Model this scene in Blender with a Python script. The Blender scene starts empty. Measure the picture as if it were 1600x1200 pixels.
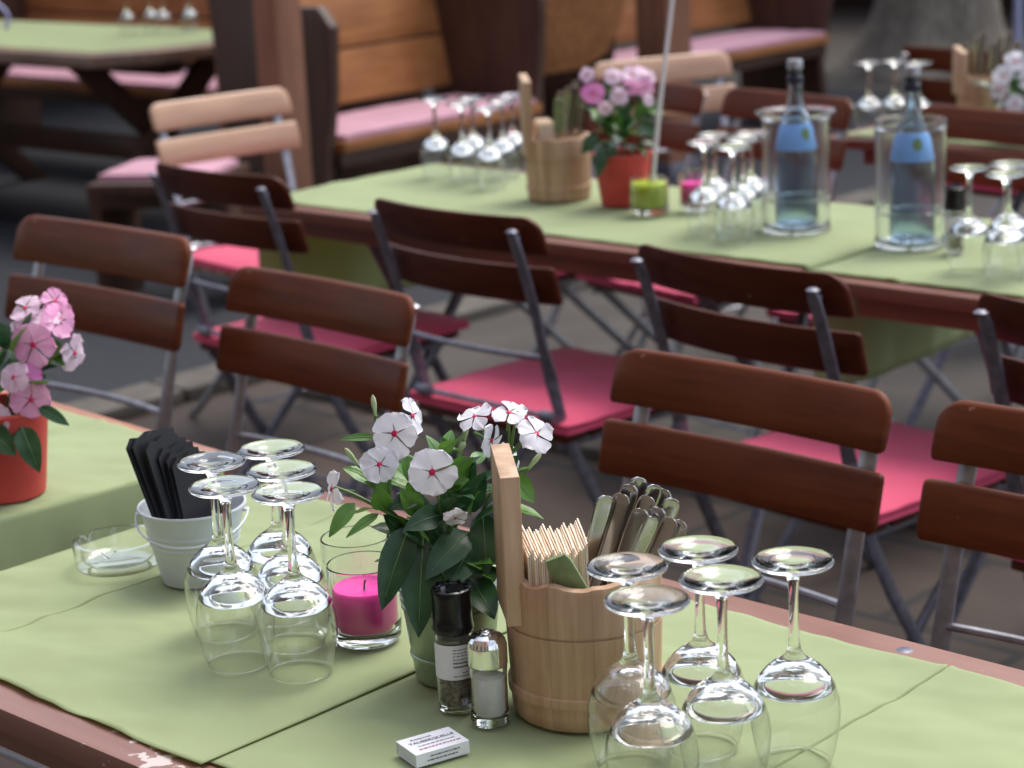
import bpy, bmesh, math, random
from math import radians, sin, cos, pi, sqrt, atan2
from mathutils import Vector, Matrix, noise

random.seed(7)
scene = bpy.context.scene
R_ = radians

# ------------------------------------------------------------------ camera
F_PX, PITCH, ROLL, YAW, CAM_H = 3329.0, R_(14.6), R_(2.72), R_(43.57), 1.5126
right = Vector((cos(YAW), sin(YAW), 0)); fwd = Vector((-sin(YAW), cos(YAW), 0)); up = Vector((0, 0, 1))
vz = fwd * cos(PITCH) - up * sin(PITCH); uy = fwd * sin(PITCH) + up * cos(PITCH)
vx = right * cos(ROLL) - uy * sin(ROLL); vy = right * sin(ROLL) + uy * cos(ROLL)
cam_d = bpy.data.cameras.new("camera"); cam = bpy.data.objects.new("camera", cam_d)
scene.collection.objects.link(cam)
cam.matrix_world = Matrix(((vx.x, vy.x, -vz.x, 0), (vx.y, vy.y, -vz.y, 0), (vx.z, vy.z, -vz.z, CAM_H), (0, 0, 0, 1)))
cam_d.sensor_width = 36; cam_d.lens = 36 * F_PX / 1600; cam_d.clip_end = 500; cam_d.clip_start = 0.05
cam_d.dof.use_dof = True; cam_d.dof.focus_distance = 1.95; cam_d.dof.aperture_fstop = 7.0
scene.camera = cam

# ------------------------------------------------------------------ light
SUN_EL, SUN_AZ = R_(60), R_(88)          # azimuth measured from +X towards +Y
w = bpy.data.worlds.new("World"); scene.world = w; w.use_nodes = True
nt = w.node_tree; bg = nt.nodes["Background"]
sky = nt.nodes.new("ShaderNodeTexSky"); sky.sky_type = 'NISHITA'; sky.sun_disc = False
sky.sun_elevation = SUN_EL; sky.sun_rotation = pi / 2 - SUN_AZ
sky.air_density = 1.0; sky.dust_density = 2.5; sky.ozone_density = 1.0
hs = nt.nodes.new('ShaderNodeHueSaturation'); hs.inputs['Saturation'].default_value = .55
nt.links.new(sky.outputs[0], hs.inputs['Color']); nt.links.new(hs.outputs[0], bg.inputs[0]); bg.inputs[1].default_value = 0.15
sun_d = bpy.data.lights.new("sun", 'SUN'); sun_d.energy = 1.2; sun_d.angle = R_(34); sun_d.color = (1, .95, .87)
sun = bpy.data.objects.new("sun", sun_d); scene.collection.objects.link(sun)
sd = Vector((cos(SUN_EL) * cos(SUN_AZ), cos(SUN_EL) * sin(SUN_AZ), sin(SUN_EL)))
sun.rotation_euler = sd.to_track_quat('Z', 'Y').to_euler(); sun.location = (0, 0, 6)
scene.view_settings.view_transform = 'Standard'; scene.view_settings.look = 'None'
scene.view_settings.exposure = 1.08; scene.view_settings.gamma = 1
scene.cycles.use_denoising = True
scene.cycles.max_bounces = 28; scene.cycles.transmission_bounces = 28; scene.cycles.transparent_max_bounces = 16
scene.cycles.sample_clamp_indirect = 6.0

# ------------------------------------------------------------------ materials
def new_mat(name):
    m = bpy.data.materials.new(name); m.use_nodes = True
    return m, m.node_tree.nodes, m.node_tree.links, m.node_tree.nodes["Principled BSDF"]

def plain(name, col, rough=.5, metal=0, spec=.5, var=0.0, scale=20, bump=0, trans=0, ior=1.45, coat=0, stretch=(1, 1, 1), detail=4, col2=None):
    m, N, L, b = new_mat(name)
    b.inputs["Base Color"].default_value = (*col, 1); b.inputs["Roughness"].default_value = rough
    b.inputs["Metallic"].default_value = metal; b.inputs["Specular IOR Level"].default_value = spec
    b.inputs["IOR"].default_value = ior; b.inputs["Transmission Weight"].default_value = trans
    b.inputs["Coat Weight"].default_value = coat; b.inputs["Coat Roughness"].default_value = .12
    if var or bump or col2:
        tc = N.new("ShaderNodeTexCoord"); mp = N.new("ShaderNodeMapping"); oi = N.new("ShaderNodeObjectInfo")
        ad = N.new("ShaderNodeVectorMath"); ad.operation = 'ADD'
        sc = N.new("ShaderNodeVectorMath"); sc.operation = 'SCALE'; sc.inputs[0].default_value = (7, 5, 9)
        L.new(oi.outputs["Random"], sc.inputs["Scale"]); L.new(tc.outputs["Object"], mp.inputs[0])
        mp.inputs["Scale"].default_value = stretch
        L.new(mp.outputs[0], ad.inputs[0]); L.new(sc.outputs[0], ad.inputs[1])
        nz = N.new("ShaderNodeTexNoise"); nz.inputs["Scale"].default_value = scale; nz.inputs["Detail"].default_value = detail
        L.new(ad.outputs[0], nz.inputs["Vector"])
        rp = N.new("ShaderNodeValToRGB"); rp.color_ramp.elements[0].position = .3; rp.color_ramp.elements[1].position = .72
        c2 = col2 or tuple(min(1, c * (1 + var)) for c in col); c1 = col if col2 else tuple(c * (1 - var) for c in col)
        rp.color_ramp.elements[0].color = (*c1, 1); rp.color_ramp.elements[1].color = (*c2, 1)
        L.new(nz.outputs[0], rp.inputs[0]); L.new(rp.outputs[0], b.inputs["Base Color"])
        if bump:
            bp = N.new("ShaderNodeBump"); bp.inputs["Strength"].default_value = bump; bp.inputs["Distance"].default_value = .002
            L.new(nz.outputs[0], bp.inputs["Height"]); L.new(bp.outputs[0], b.inputs["Normal"])
    return m

def wood(name, dark, light, rough=.4, axis='X', scale=9, coat=0.0, bump=.25, wear=None, spec=.5, staves=0):
    """streaky grain along one object axis, mottled, random per object"""
    m, N, L, b = new_mat(name)
    tc = N.new("ShaderNodeTexCoord"); mp = N.new("ShaderNodeMapping"); oi = N.new("ShaderNodeObjectInfo")
    st = {'X': (.6, 9, 9), 'Y': (9, .6, 9), 'Z': (9, 9, .6)}[axis]; mp.inputs["Scale"].default_value = st
    sc = N.new("ShaderNodeVectorMath"); sc.operation = 'SCALE'; sc.inputs[0].default_value = (17, 23, 31)
    ad = N.new("ShaderNodeVectorMath"); ad.operation = 'ADD'
    L.new(oi.outputs["Random"], sc.inputs["Scale"]); L.new(tc.outputs["Object"], mp.inputs[0])
    L.new(mp.outputs[0], ad.inputs[0]); L.new(sc.outputs[0], ad.inputs[1])
    nz = N.new("ShaderNodeTexNoise"); nz.inputs["Scale"].default_value = scale; nz.inputs["Detail"].default_value = 6
    nz.inputs["Roughness"].default_value = .62; L.new(ad.outputs[0], nz.inputs["Vector"])
    n2 = N.new("ShaderNodeTexNoise"); n2.inputs["Scale"].default_value = 5; n2.inputs["Detail"].default_value = 3
    L.new(tc.outputs["Object"], n2.inputs["Vector"])
    mx = N.new("ShaderNodeMath"); mx.operation = 'MULTIPLY_ADD'; mx.inputs[1].default_value = .7
    h = N.new("ShaderNodeMath"); h.operation = 'MULTIPLY'; h.inputs[1].default_value = .32
    L.new(n2.outputs[0], h.inputs[0]); L.new(nz.outputs[0], mx.inputs[0]); L.new(h.outputs[0], mx.inputs[2])
    rp = N.new("ShaderNodeValToRGB"); rp.color_ramp.elements[0].position = .35; rp.color_ramp.elements[1].position = .68
    rp.color_ramp.elements[0].color = (*dark, 1); rp.color_ramp.elements[1].color = (*light, 1)
    L.new(mx.outputs[0], rp.inputs[0])
    out = rp.outputs[0]
    if staves:                                 # fine dark joints between the staves, each stave its own tone
        sp = N.new("ShaderNodeSeparateXYZ"); L.new(tc.outputs["Object"], sp.inputs[0])
        at = N.new("ShaderNodeMath"); at.operation = 'ARCTAN2'; L.new(sp.outputs[1], at.inputs[0]); L.new(sp.outputs[0], at.inputs[1])
        ml = N.new("ShaderNodeMath"); ml.operation = 'MULTIPLY_ADD'; ml.inputs[1].default_value = staves / (2 * pi); ml.inputs[2].default_value = 40.3; L.new(at.outputs[0], ml.inputs[0])
        fr = N.new("ShaderNodeMath"); fr.operation = 'FRACT'; L.new(ml.outputs[0], fr.inputs[0])
        fl = N.new("ShaderNodeMath"); fl.operation = 'FLOOR'; L.new(ml.outputs[0], fl.inputs[0])
        wn = N.new("ShaderNodeTexWhiteNoise"); wn.noise_dimensions = '1D'; L.new(fl.outputs[0], wn.inputs["W"])
        mr0 = N.new("ShaderNodeMapRange"); mr0.inputs[3].default_value = .92; mr0.inputs[4].default_value = 1.05; L.new(wn.outputs[0], mr0.inputs[0])
        jr = N.new("ShaderNodeValToRGB"); jr.color_ramp.elements[0].position = .0; jr.color_ramp.elements[1].position = .035
        jr.color_ramp.elements[0].color = (.72, .72, .72, 1); jr.color_ramp.elements[1].color = (1, 1, 1, 1); L.new(fr.outputs[0], jr.inputs[0])
        mm_ = N.new("ShaderNodeMath"); mm_.operation = 'MULTIPLY'; L.new(mr0.outputs[0], mm_.inputs[0]); L.new(jr.outputs[0], mm_.inputs[1])
        vm = N.new("ShaderNodeVectorMath"); vm.operation = 'SCALE'; L.new(out, vm.inputs[0]); L.new(mm_.outputs[0], vm.inputs["Scale"]); out = vm.outputs[0]
    if wear:                                   # chipped paint: (colour, amount, centre, radius)
        wc, amt, ctr, rad = wear
        n3 = N.new("ShaderNodeTexNoise"); n3.inputs["Scale"].default_value = 55; n3.inputs["Detail"].default_value = 8
        L.new(tc.outputs["Object"], n3.inputs["Vector"])
        dv = N.new("ShaderNodeVectorMath"); dv.operation = 'DISTANCE'; dv.inputs[1].default_value = ctr
        L.new(tc.outputs["Object"], dv.inputs[0])
        mr = N.new("ShaderNodeMapRange"); mr.inputs[1].default_value = 0; mr.inputs[2].default_value = rad
        mr.inputs[3].default_value = .22; mr.inputs[4].default_value = 0.0; L.new(dv.outputs["Value"], mr.inputs[0])
        a2 = N.new("ShaderNodeMath"); a2.operation = 'ADD'; L.new(n3.outputs[0], a2.inputs[0]); L.new(mr.outputs[0], a2.inputs[1])
        r2 = N.new("ShaderNodeValToRGB"); r2.color_ramp.elements[0].position = amt; r2.color_ramp.elements[1].position = amt + .04
        L.new(a2.outputs[0], r2.inputs[0])
        mi = N.new("ShaderNodeMix"); mi.data_type = 'RGBA'; mi.inputs[7].default_value = (*wc, 1)
        L.new(r2.outputs[0], mi.inputs[0]); L.new(out, mi.inputs[6]); out = mi.outputs[2]
    L.new(out, b.inputs["Base Color"])
    rm = N.new("ShaderNodeMapRange"); rm.inputs[1].default_value = .3; rm.inputs[2].default_value = .7; rm.inputs[3].default_value = rough - .12; rm.inputs[4].default_value = rough + .16
    L.new(n2.outputs[0], rm.inputs[0]); L.new(rm.outputs[0], b.inputs["Roughness"]); b.inputs["Coat Weight"].default_value = coat; b.inputs["Coat Roughness"].default_value = .18
    b.inputs["Specular IOR Level"].default_value = spec
    bp = N.new("ShaderNodeBump"); bp.inputs["Strength"].default_value = bump; bp.inputs["Distance"].default_value = .0015
    L.new(nz.outputs[0], bp.inputs["Height"]); L.new(bp.outputs[0], b.inputs["Normal"])
    return m

def fabric(name, col, scale=900, var=.08, trans=0.0, bump=.15, tcol=None):
    m, N, L, b = new_mat(name)
    tc = N.new("ShaderNodeTexCoord")
    nz = N.new("ShaderNodeTexNoise"); nz.inputs["Scale"].default_value = 6; nz.inputs["Detail"].default_value = 5
    L.new(tc.outputs["Object"], nz.inputs["Vector"])
    rp = N.new("ShaderNodeValToRGB"); rp.color_ramp.elements[0].position = .3; rp.color_ramp.elements[1].position = .7
    rp.color_ramp.elements[0].color = (*[c * (1 - var) for c in col], 1); rp.color_ramp.elements[1].color = (*[min(1, c * (1 + var)) for c in col], 1)
    L.new(nz.outputs[0], rp.inputs[0]); L.new(rp.outputs[0], b.inputs["Base Color"])
    oi = N.new("ShaderNodeObjectInfo"); hv = N.new("ShaderNodeHueSaturation"); mv = N.new("ShaderNodeMapRange"); mv.inputs[3].default_value = .86; mv.inputs[4].default_value = 1.1
    L.new(oi.outputs["Random"], mv.inputs[0]); L.new(mv.outputs[0], hv.inputs["Value"]); L.new(rp.outputs[0], hv.inputs["Color"])
    if 'cloth' not in name: L.new(hv.outputs[0], b.inputs["Base Color"])
    b.inputs["Roughness"].default_value = .78; b.inputs["Sheen Weight"].default_value = .12; b.inputs["Specular IOR Level"].default_value = .25
    wv = N.new("ShaderNodeTexNoise"); wv.inputs["Scale"].default_value = scale; wv.inputs["Detail"].default_value = 2
    L.new(tc.outputs["Object"], wv.inputs["Vector"])
    bp = N.new("ShaderNodeBump"); bp.inputs["Strength"].default_value = bump; bp.inputs["Distance"].default_value = .0006
    L.new(wv.outputs[0], bp.inputs["Height"]); L.new(bp.outputs[0], b.inputs["Normal"])
    if trans:
        tl = N.new("ShaderNodeBsdfTranslucent"); tl.inputs[0].default_value = (*(tcol or col), 1)
        ms = N.new("ShaderNodeMixShader"); ms.inputs[0].default_value = trans
        o = N["Material Output"]; L.new(b.outputs[0], ms.inputs[1]); L.new(tl.outputs[0], ms.inputs[2]); L.new(ms.outputs[0], o.inputs[0])
    return m

def glass(name, col=(1, 1, 1), rough=0.0, ior=1.5):
    return plain(name, col, rough, trans=1, ior=ior)

M = {}
M['cloth'] = fabric('green_cloth', (.39, .462, .248), trans=.34, tcol=(.50, .56, .13))
M['cushion'] = fabric('pink_canvas', (.62, .075, .155), bump=.3)
M['mauve'] = fabric('mauve_canvas', (.56, .30, .37), bump=.3)
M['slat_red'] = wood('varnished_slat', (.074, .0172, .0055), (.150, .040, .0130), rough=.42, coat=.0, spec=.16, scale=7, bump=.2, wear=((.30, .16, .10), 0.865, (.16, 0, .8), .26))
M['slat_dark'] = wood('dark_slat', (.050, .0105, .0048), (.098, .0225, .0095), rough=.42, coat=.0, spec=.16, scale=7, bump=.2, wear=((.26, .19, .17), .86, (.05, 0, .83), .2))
M['slat_pale'] = wood('pale_wood_slat', (.37, .21, .125), (.52, .315, .20), rough=.4, coat=.2, scale=7)  # lighter wood tone than the other slats
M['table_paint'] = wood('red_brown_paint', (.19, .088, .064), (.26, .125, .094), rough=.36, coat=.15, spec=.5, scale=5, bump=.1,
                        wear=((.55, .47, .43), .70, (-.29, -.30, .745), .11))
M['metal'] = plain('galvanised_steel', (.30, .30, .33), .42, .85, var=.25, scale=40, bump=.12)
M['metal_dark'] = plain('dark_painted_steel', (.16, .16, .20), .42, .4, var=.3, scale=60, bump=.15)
M['chrome'] = plain('polished_steel', (.80, .80, .80), .10, 1)
M['cutlery'] = plain('cutlery_steel', (.40, .385, .37), .17, 1, var=.12, scale=30)
M['glass'] = glass('clear_glass', (.985, .99, .985))
def thin_glass(name, tint=(.985, .99, .985), boost=1.0):
    m, N, L, b = new_mat(name); N.remove(b)
    tr = N.new("ShaderNodeBsdfTransparent"); tr.inputs[0].default_value = (*tint, 1)
    gl = N.new("ShaderNodeBsdfGlossy"); gl.inputs["Roughness"].default_value = .015
    lw = N.new("ShaderNodeLayerWeight"); lw.inputs[0].default_value = .5; rp = N.new("ShaderNodeValToRGB"); rp.color_ramp.elements[0].position = .72; rp.color_ramp.elements[1].position = .99
    rp.color_ramp.elements[0].color = (*tint, 1); rp.color_ramp.elements[1].color = (.50, .52, .50, 1); L.new(lw.outputs["Facing"], rp.inputs[0]); L.new(rp.outputs[0], tr.inputs[0])   # longer way through the glass at the rim
    fr = N.new("ShaderNodeFresnel"); ge = N.new("ShaderNodeNewGeometry"); mr = N.new("ShaderNodeMapRange"); mr.inputs[3].default_value = 1.5; mr.inputs[4].default_value = 1 / 1.5
    L.new(ge.outputs["Backfacing"], mr.inputs[0]); L.new(mr.outputs[0], fr.inputs[0])   # same reflectance from either side of the thin wall
    mu = N.new("ShaderNodeMath"); mu.operation = 'MULTIPLY'; mu.use_clamp = True; mu.inputs[1].default_value = boost
    ms = N.new("ShaderNodeMixShader"); L.new(fr.outputs[0], mu.inputs[0]); L.new(mu.outputs[0], ms.inputs[0]); L.new(tr.outputs[0], ms.inputs[1]); L.new(gl.outputs[0], ms.inputs[2])
    L.new(ms.outputs[0], N["Material Output"].inputs[0]); return m
M['thin_glass'] = thin_glass('thin_bowl_glass', boost=2.0)
M['acrylic'] = glass('clear_acrylic', (.96, .975, 1), .13, 1.34)
M['bottle'] = glass('blue_tinted_glass', (.68, .80, .90), ior=1.4)
M['bench'] = wood('bench_plank', (.21, .078, .025), (.44, .185, .064), rough=.55, spec=.3, axis='Y', scale=5)
M['bench_x'] = wood('bench_plank_across', (.21, .078, .025), (.44, .185, .064), rough=.55, spec=.3, axis='X', scale=5)
M['old_wood'] = wood('old_dark_timber', (.035, .014, .008), (.09, .040, .022), rough=.55, axis='Z', scale=5)
M['post'] = wood('timber_post', (.19, .085, .048), (.34, .16, .098), rough=.6, spec=.3, axis='Z', scale=4)
M['rustic'] = wood('rustic_tabletop', (.12, .07, .045), (.27, .17, .12), rough=.5, axis='X', scale=5)
M['bucket'] = wood('pale_bucket_wood', (.33, .190, .100), (.62, .44, .295), rough=.55, axis='Z', scale=6, bump=.5, staves=11)
M['bucket_far'] = M['bucket']
M['terracotta'] = plain('red_ceramic', (.56, .062, .052), .5, var=.22, scale=9, bump=.15, detail=8)
M['pot_zinc'] = plain('reflection_tinted_zinc', (.30, .36, .28), .33, .75, var=.25, scale=25, bump=.15)  # green of the reflected cloth is mixed into the metal colour
M['soil'] = plain('soil', (.025, .016, .01), .9, var=.5, scale=60, bump=.6)
M['white_paint'] = plain('white_enamel', (.55, .60, .66), .35, var=.05, scale=30)
M['black_paper'] = plain('black_paper', (.008, .008, .011), .55, var=.4, scale=30)
M['napkin'] = plain('ivory_paper', (.80, .67, .53), .8, var=.06, scale=60)
M['white_paper'] = plain('white_paper', (.72, .73, .78), .6, var=.03, scale=40)
M['ink'] = plain('grey_ink', (.06, .06, .08), .6)
M['ink_red'] = plain('red_ink', (.35, .05, .06), .6)
M['black_plastic'] = plain('black_plastic', (.007, .007, .009), .22, bump=.0)
M['salt'] = plain('white_salt', (.86, .87, .90), .9, var=.04, scale=300, bump=.3)
M['pepper'] = plain('peppercorns', (.035, .024, .018), .6, col2=(.42, .34, .28), scale=260, var=.1)
M['wax_pink'] = plain('magenta_wax', (.72, .022, .30), .35, var=.06, scale=15)
M['wax_green'] = plain('green_wax', (.40, .52, .04), .35, var=.06, scale=15)
M['leaf'] = None
M['tag_green'] = plain('green_painted_wood', (.20, .27, .13), .5, var=.2, scale=80)
M['cord'] = plain('white_cord', (.72, .68, .72), .6)
M['cap_blue'] = plain('dark_blue_cap', (.02, .025, .05), .3)
M['label_blue'] = plain('blue_label', (.16, .34, .66), .5, var=.35, scale=12)
M['label_green'] = plain('green_emblem', (.12, .22, .07), .5)
M['water'] = glass('water', (.93, .97, 1), 0, 1.33)
M['backdrop'] = plain('dark_backdrop_boards', (.03, .014, .008), .8, var=.4, scale=6, bump=.4, stretch=(3, 3, .3))  # near-black boards of the added back walls, darkening the background
M['bark'] = plain('grey_bark', (.12, .105, .082), .95, col2=(.27, .24, .20), var=.1, scale=14, bump=.9, stretch=(3, 3, .7))
M['blue_pole'] = plain('pale_blue_metal', (.42, .45, .66), .4, .3)

def leaf_mat(name, c1, c2, rough=.34):
    m, N, L, b = new_mat(name)
    tc = N.new("ShaderNodeTexCoord"); nz = N.new("ShaderNodeTexNoise"); nz.inputs["Scale"].default_value = 38; nz.inputs["Detail"].default_value = 3
    L.new(tc.outputs["Object"], nz.inputs["Vector"])
    rp = N.new("ShaderNodeValToRGB"); rp.color_ramp.elements[0].position = .35; rp.color_ramp.elements[1].position = .7
    rp.color_ramp.elements[0].color = (*c1, 1); rp.color_ramp.elements[1].color = (*c2, 1)
    L.new(nz.outputs[0], rp.inputs[0]); L.new(rp.outputs[0], b.inputs["Base Color"]); b.inputs["Roughness"].default_value = rough
    tl = N.new("ShaderNodeBsdfTranslucent"); L.new(rp.outputs[0], tl.inputs[0])
    ms = N.new("ShaderNodeMixShader"); ms.inputs[0].default_value = .3
    o = N["Material Output"]; L.new(b.outputs[0], ms.inputs[1]); L.new(tl.outputs[0], ms.inputs[2]); L.new(ms.outputs[0], o.inputs[0])
    return m
M['leaf_dark'] = leaf_mat('dark_leaf', (.016, .060, .022), (.048, .125, .050))
M['leaf_light'] = leaf_mat('young_leaf', (.065, .17, .022), (.12, .27, .04))
M['vein'] = leaf_mat('leaf_vein', (.16, .28, .12), (.22, .34, .16))
M['stem'] = leaf_mat('green_stem', (.10, .21, .05), (.17, .28, .08))
def petal_mat(name, c1, c2):
    m = leaf_mat(name, c1, c2, .6); return m
M['petal_white'] = petal_mat('white_petal', (.80, .78, .86), (.86, .84, .90))
M['petal_pink'] = petal_mat('pink_petal', (.80, .33, .58), (.86, .47, .68))
M['petal_pale'] = petal_mat('pale_pink_petal', (.82, .58, .74), (.86, .70, .82))
M['petal_magenta'] = petal_mat('magenta_petal', (.76, .22, .55), (.82, .36, .66))
M['eye'] = plain('crimson_eye', (.58, .012, .09), .5)
M['bud'] = leaf_mat('bud', (.38, .52, .24), (.55, .62, .40))

def paving_mat():
    m, N, L, b = new_mat('paving')
    tc = N.new("ShaderNodeTexCoord")
    br = N.new("ShaderNodeTexBrick"); br.offset = .5
    br.inputs["Scale"].default_value = 1.0; br.inputs["Mortar Size"].default_value = .013
    br.inputs["Brick Width"].default_value = .62; br.inputs["Row Height"].default_value = .41
    br.inputs["Color1"].default_value = (.024, .0138, .0092, 1); br.inputs["Color2"].default_value = (.048, .029, .020, 1)
    br.inputs["Mortar"].default_value = (.005, .004, .0035, 1)
    L.new(tc.outputs["Object"], br.inputs["Vector"])
    nz = N.new("ShaderNodeTexNoise"); nz.inputs["Scale"].default_value = 9; nz.inputs["Detail"].default_value = 8
    L.new(tc.outputs["Object"], nz.inputs["Vector"])
    mi = N.new("ShaderNodeMix"); mi.data_type = 'RGBA'; mi.blend_type = 'OVERLAY'; mi.inputs[0].default_value = .55
    L.new(br.outputs[0], mi.inputs[6]); L.new(nz.outputs[0], mi.inputs[7]); L.new(mi.outputs[2], b.inputs["Base Color"])
    b.inputs["Roughness"].default_value = .75
    bp = N.new("ShaderNodeBump"); bp.inputs["Strength"].default_value = .4; bp.inputs["Distance"].default_value = .006
    L.new(nz.outputs[0], bp.inputs["Height"]); L.new(bp.outputs[0], b.inputs["Normal"])
    return m
M['paving'] = paving_mat()
M['slab'] = plain('grey_stone', (.048, .040, .034), .8, var=.28, scale=5, bump=.3, detail=8)
M['asphalt'] = plain('asphalt', (.012, .014, .020), .8, var=.3, scale=40, bump=.4, detail=8)
M['kerb'] = plain('kerb_stone', (.095, .085, .072), .8, var=.25, scale=14, bump=.4, detail=8)

# ------------------------------------------------------------------ mesh helpers
class MB:
    def __init__(s): s.v = []; s.f = []; s.m = []
    def add(s, vs, fs, mi=0, T=None):
        o = len(s.v)
        s.v += [tuple(T @ Vector(p)) if T else tuple(p) for p in vs]
        s.f += [tuple(i + o for i in f) for f in fs]; s.m += [mi] * len(fs)
    def box(s, c, d, T=None, mi=0):
        x, y, z = (k / 2 for k in d); cx, cy, cz = c
        vs = [(cx + i * x, cy + j * y, cz + k * z) for i in (-1, 1) for j in (-1, 1) for k in (-1, 1)]
        s.add(vs, [(0, 1, 3, 2), (4, 6, 7, 5), (0, 4, 5, 1), (2, 3, 7, 6), (0, 2, 6, 4), (1, 5, 7, 3)], mi, T)
    def loft(s, rings, caps=True, closed=True, mi=0, T=None):
        n = len(rings[0]); vs = [p for r in rings for p in r]; fs = []
        for i in range(len(rings) - 1):
            for j in range(n if closed else n - 1):
                k = (j + 1) % n
                fs.append((i * n + j, i * n + k, (i + 1) * n + k, (i + 1) * n + j))
        if caps:
            fs.append(tuple(range(n))[::-1]); fs.append(tuple((len(rings) - 1) * n + j for j in range(n)))
        s.add(vs, fs, mi, T)
    def lathe(s, prof, seg=40, mi=0, T=None, c=(0, 0), sup=0):
        if sup:                                  # holding loops so that straight walls keep straight shading normals
            q = [prof[0]]
            for (a, z0), (b_, z1) in zip(prof[:-1], prof[1:]):
                d = math.hypot(b_ - a, z1 - z0)
                if d > sup * 3:
                    f = sup / d; q += [(a + (b_ - a) * f, z0 + (z1 - z0) * f), (b_ + (a - b_) * f, z1 + (z0 - z1) * f)]
                q.append((b_, z1))
            prof = q
        vs = []; fs = []; idx = []
        for r, z in prof:
            if r < 1e-6: idx.append([len(vs)]); vs.append((c[0], c[1], z))
            else:
                idx.append(list(range(len(vs), len(vs) + seg)))
                vs += [(c[0] + r * cos(2 * pi * j / seg), c[1] + r * sin(2 * pi * j / seg), z) for j in range(seg)]
        for a, b in zip(idx[:-1], idx[1:]):
            for j in range(seg):
                k = (j + 1) % seg
                if len(a) == 1 and len(b) == 1: continue
                if len(a) == 1: fs.append((a[0], b[k], b[j]))
                elif len(b) == 1: fs.append((a[j], a[k], b[0]))
                else: fs.append((a[j], a[k], b[k], b[j]))
        s.add(vs, fs, mi, T)
    def tube(s, pts, r, seg=8, mi=0, T=None, caps=True):
        pts = [Vector(p) for p in pts]; n = len(pts); rs = r if isinstance(r, (list, tuple)) else [r] * n
        rings = []; nrm = None
        for i, p in enumerate(pts):
            t = (pts[min(i + 1, n - 1)] - pts[max(i - 1, 0)]).normalized()
            if nrm is None: nrm = t.orthogonal().normalized()
            nrm = (nrm - t * nrm.dot(t)).normalized(); bn = t.cross(nrm)
            rings.append([p + (nrm * cos(2 * pi * j / seg) + bn * sin(2 * pi * j / seg)) * rs[i] for j in range(seg)])
        s.loft(rings, caps, True, mi, T)
    def strip(s, pts, wv, widths, thick, mi=0, T=None):
        """flat bar along pts; wv(i) gives the width direction"""
        pts = [Vector(p) for p in pts]; n = len(pts); rings = []
        for i, p in enumerate(pts):
            t = (pts[min(i + 1, n - 1)] - pts[max(i - 1, 0)]).normalized()
            wd = Vector(wv(i)); wd = (wd - t * wd.dot(t)).normalized(); q = t.cross(wd)
            a = widths[i] / 2; b = (thick[i] if isinstance(thick, (list, tuple)) else thick) / 2
            rings.append([p + wd * a * x + q * b * y for x, y in ((1, .6), (.8, 1), (-.8, 1), (-1, .6), (-1, -.6), (-.8, -1), (.8, -1), (1, -.6))])
        s.loft(rings, True, True, mi, T)
    def prism(s, poly, a, b, plane='xz', mi=0, T=None):
        """2-D outline extruded between a and b along the missing axis"""
        def P(u, v, h): return {'xz': (u, h, v), 'yz': (h, u, v), 'xy': (u, v, h)}[plane]
        n = len(poly); vs = [P(u, v, a) for u, v in poly] + [P(u, v, b) for u, v in poly]
        fs = [tuple(range(n)), tuple(range(2 * n - 1, n - 1, -1))]
        fs += [(i, i + n, (i + 1) % n + n, (i + 1) % n) for i in range(n)]
        s.add(vs, fs, mi, T)
    def build(s, name, mats, parent=None, smooth=40, bevel=0, recalc=True, loc=None):
        me = bpy.data.meshes.new(name); me.from_pydata(s.v, [], s.f)
        if not isinstance(mats, (list, tuple)): mats = [mats]
        for m in mats: me.materials.append(m)
        me.polygons.foreach_set("material_index", s.m)
        bm = bmesh.new(); bm.from_mesh(me)
        if recalc: bmesh.ops.recalc_face_normals(bm, faces=bm.faces)
        if bevel:
            es = [e for e in bm.edges if len(e.link_faces) == 2 and e.calc_face_angle(0) > R_(40)]
            bmesh.ops.bevel(bm, geom=es, offset=bevel, segments=2, profile=.6, affect='EDGES', clamp_overlap=True)
        bm.to_mesh(me); bm.free()
        if smooth:
            me.polygons.foreach_set("use_smooth", [True] * len(me.polygons)); me.set_sharp_from_angle(angle=R_(smooth))
        o = bpy.data.objects.new(name, me); scene.collection.objects.link(o)
        if parent: o.parent = parent
        if loc: o.location = loc
        return o

def tag(o, label=None, cat=None, group=None, kind=None):
    if label: o['label'] = label
    if cat: o['category'] = cat
    if group: o['group'] = group
    if kind: o['kind'] = kind
    return o
def thing(name, loc, rz=0, label=None, cat=None, group=None):
    o = bpy.data.objects.new(name, None); o.empty_display_size = .1; scene.collection.objects.link(o)
    o.location = loc; o.rotation_euler = (0, 0, rz)
    return tag(o, label, cat, group)
def dup(root, loc, rz, label=None, group=None):
    c = root.copy(); scene.collection.objects.link(c); c.location = loc; c.rotation_euler = (0, 0, rz)
    def rec(a, b):
        for ch in a.children:
            d = ch.copy(); scene.collection.objects.link(d); d.parent = b; rec(ch, d)
    rec(root, c)
    return tag(c, label, None, group)

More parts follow.
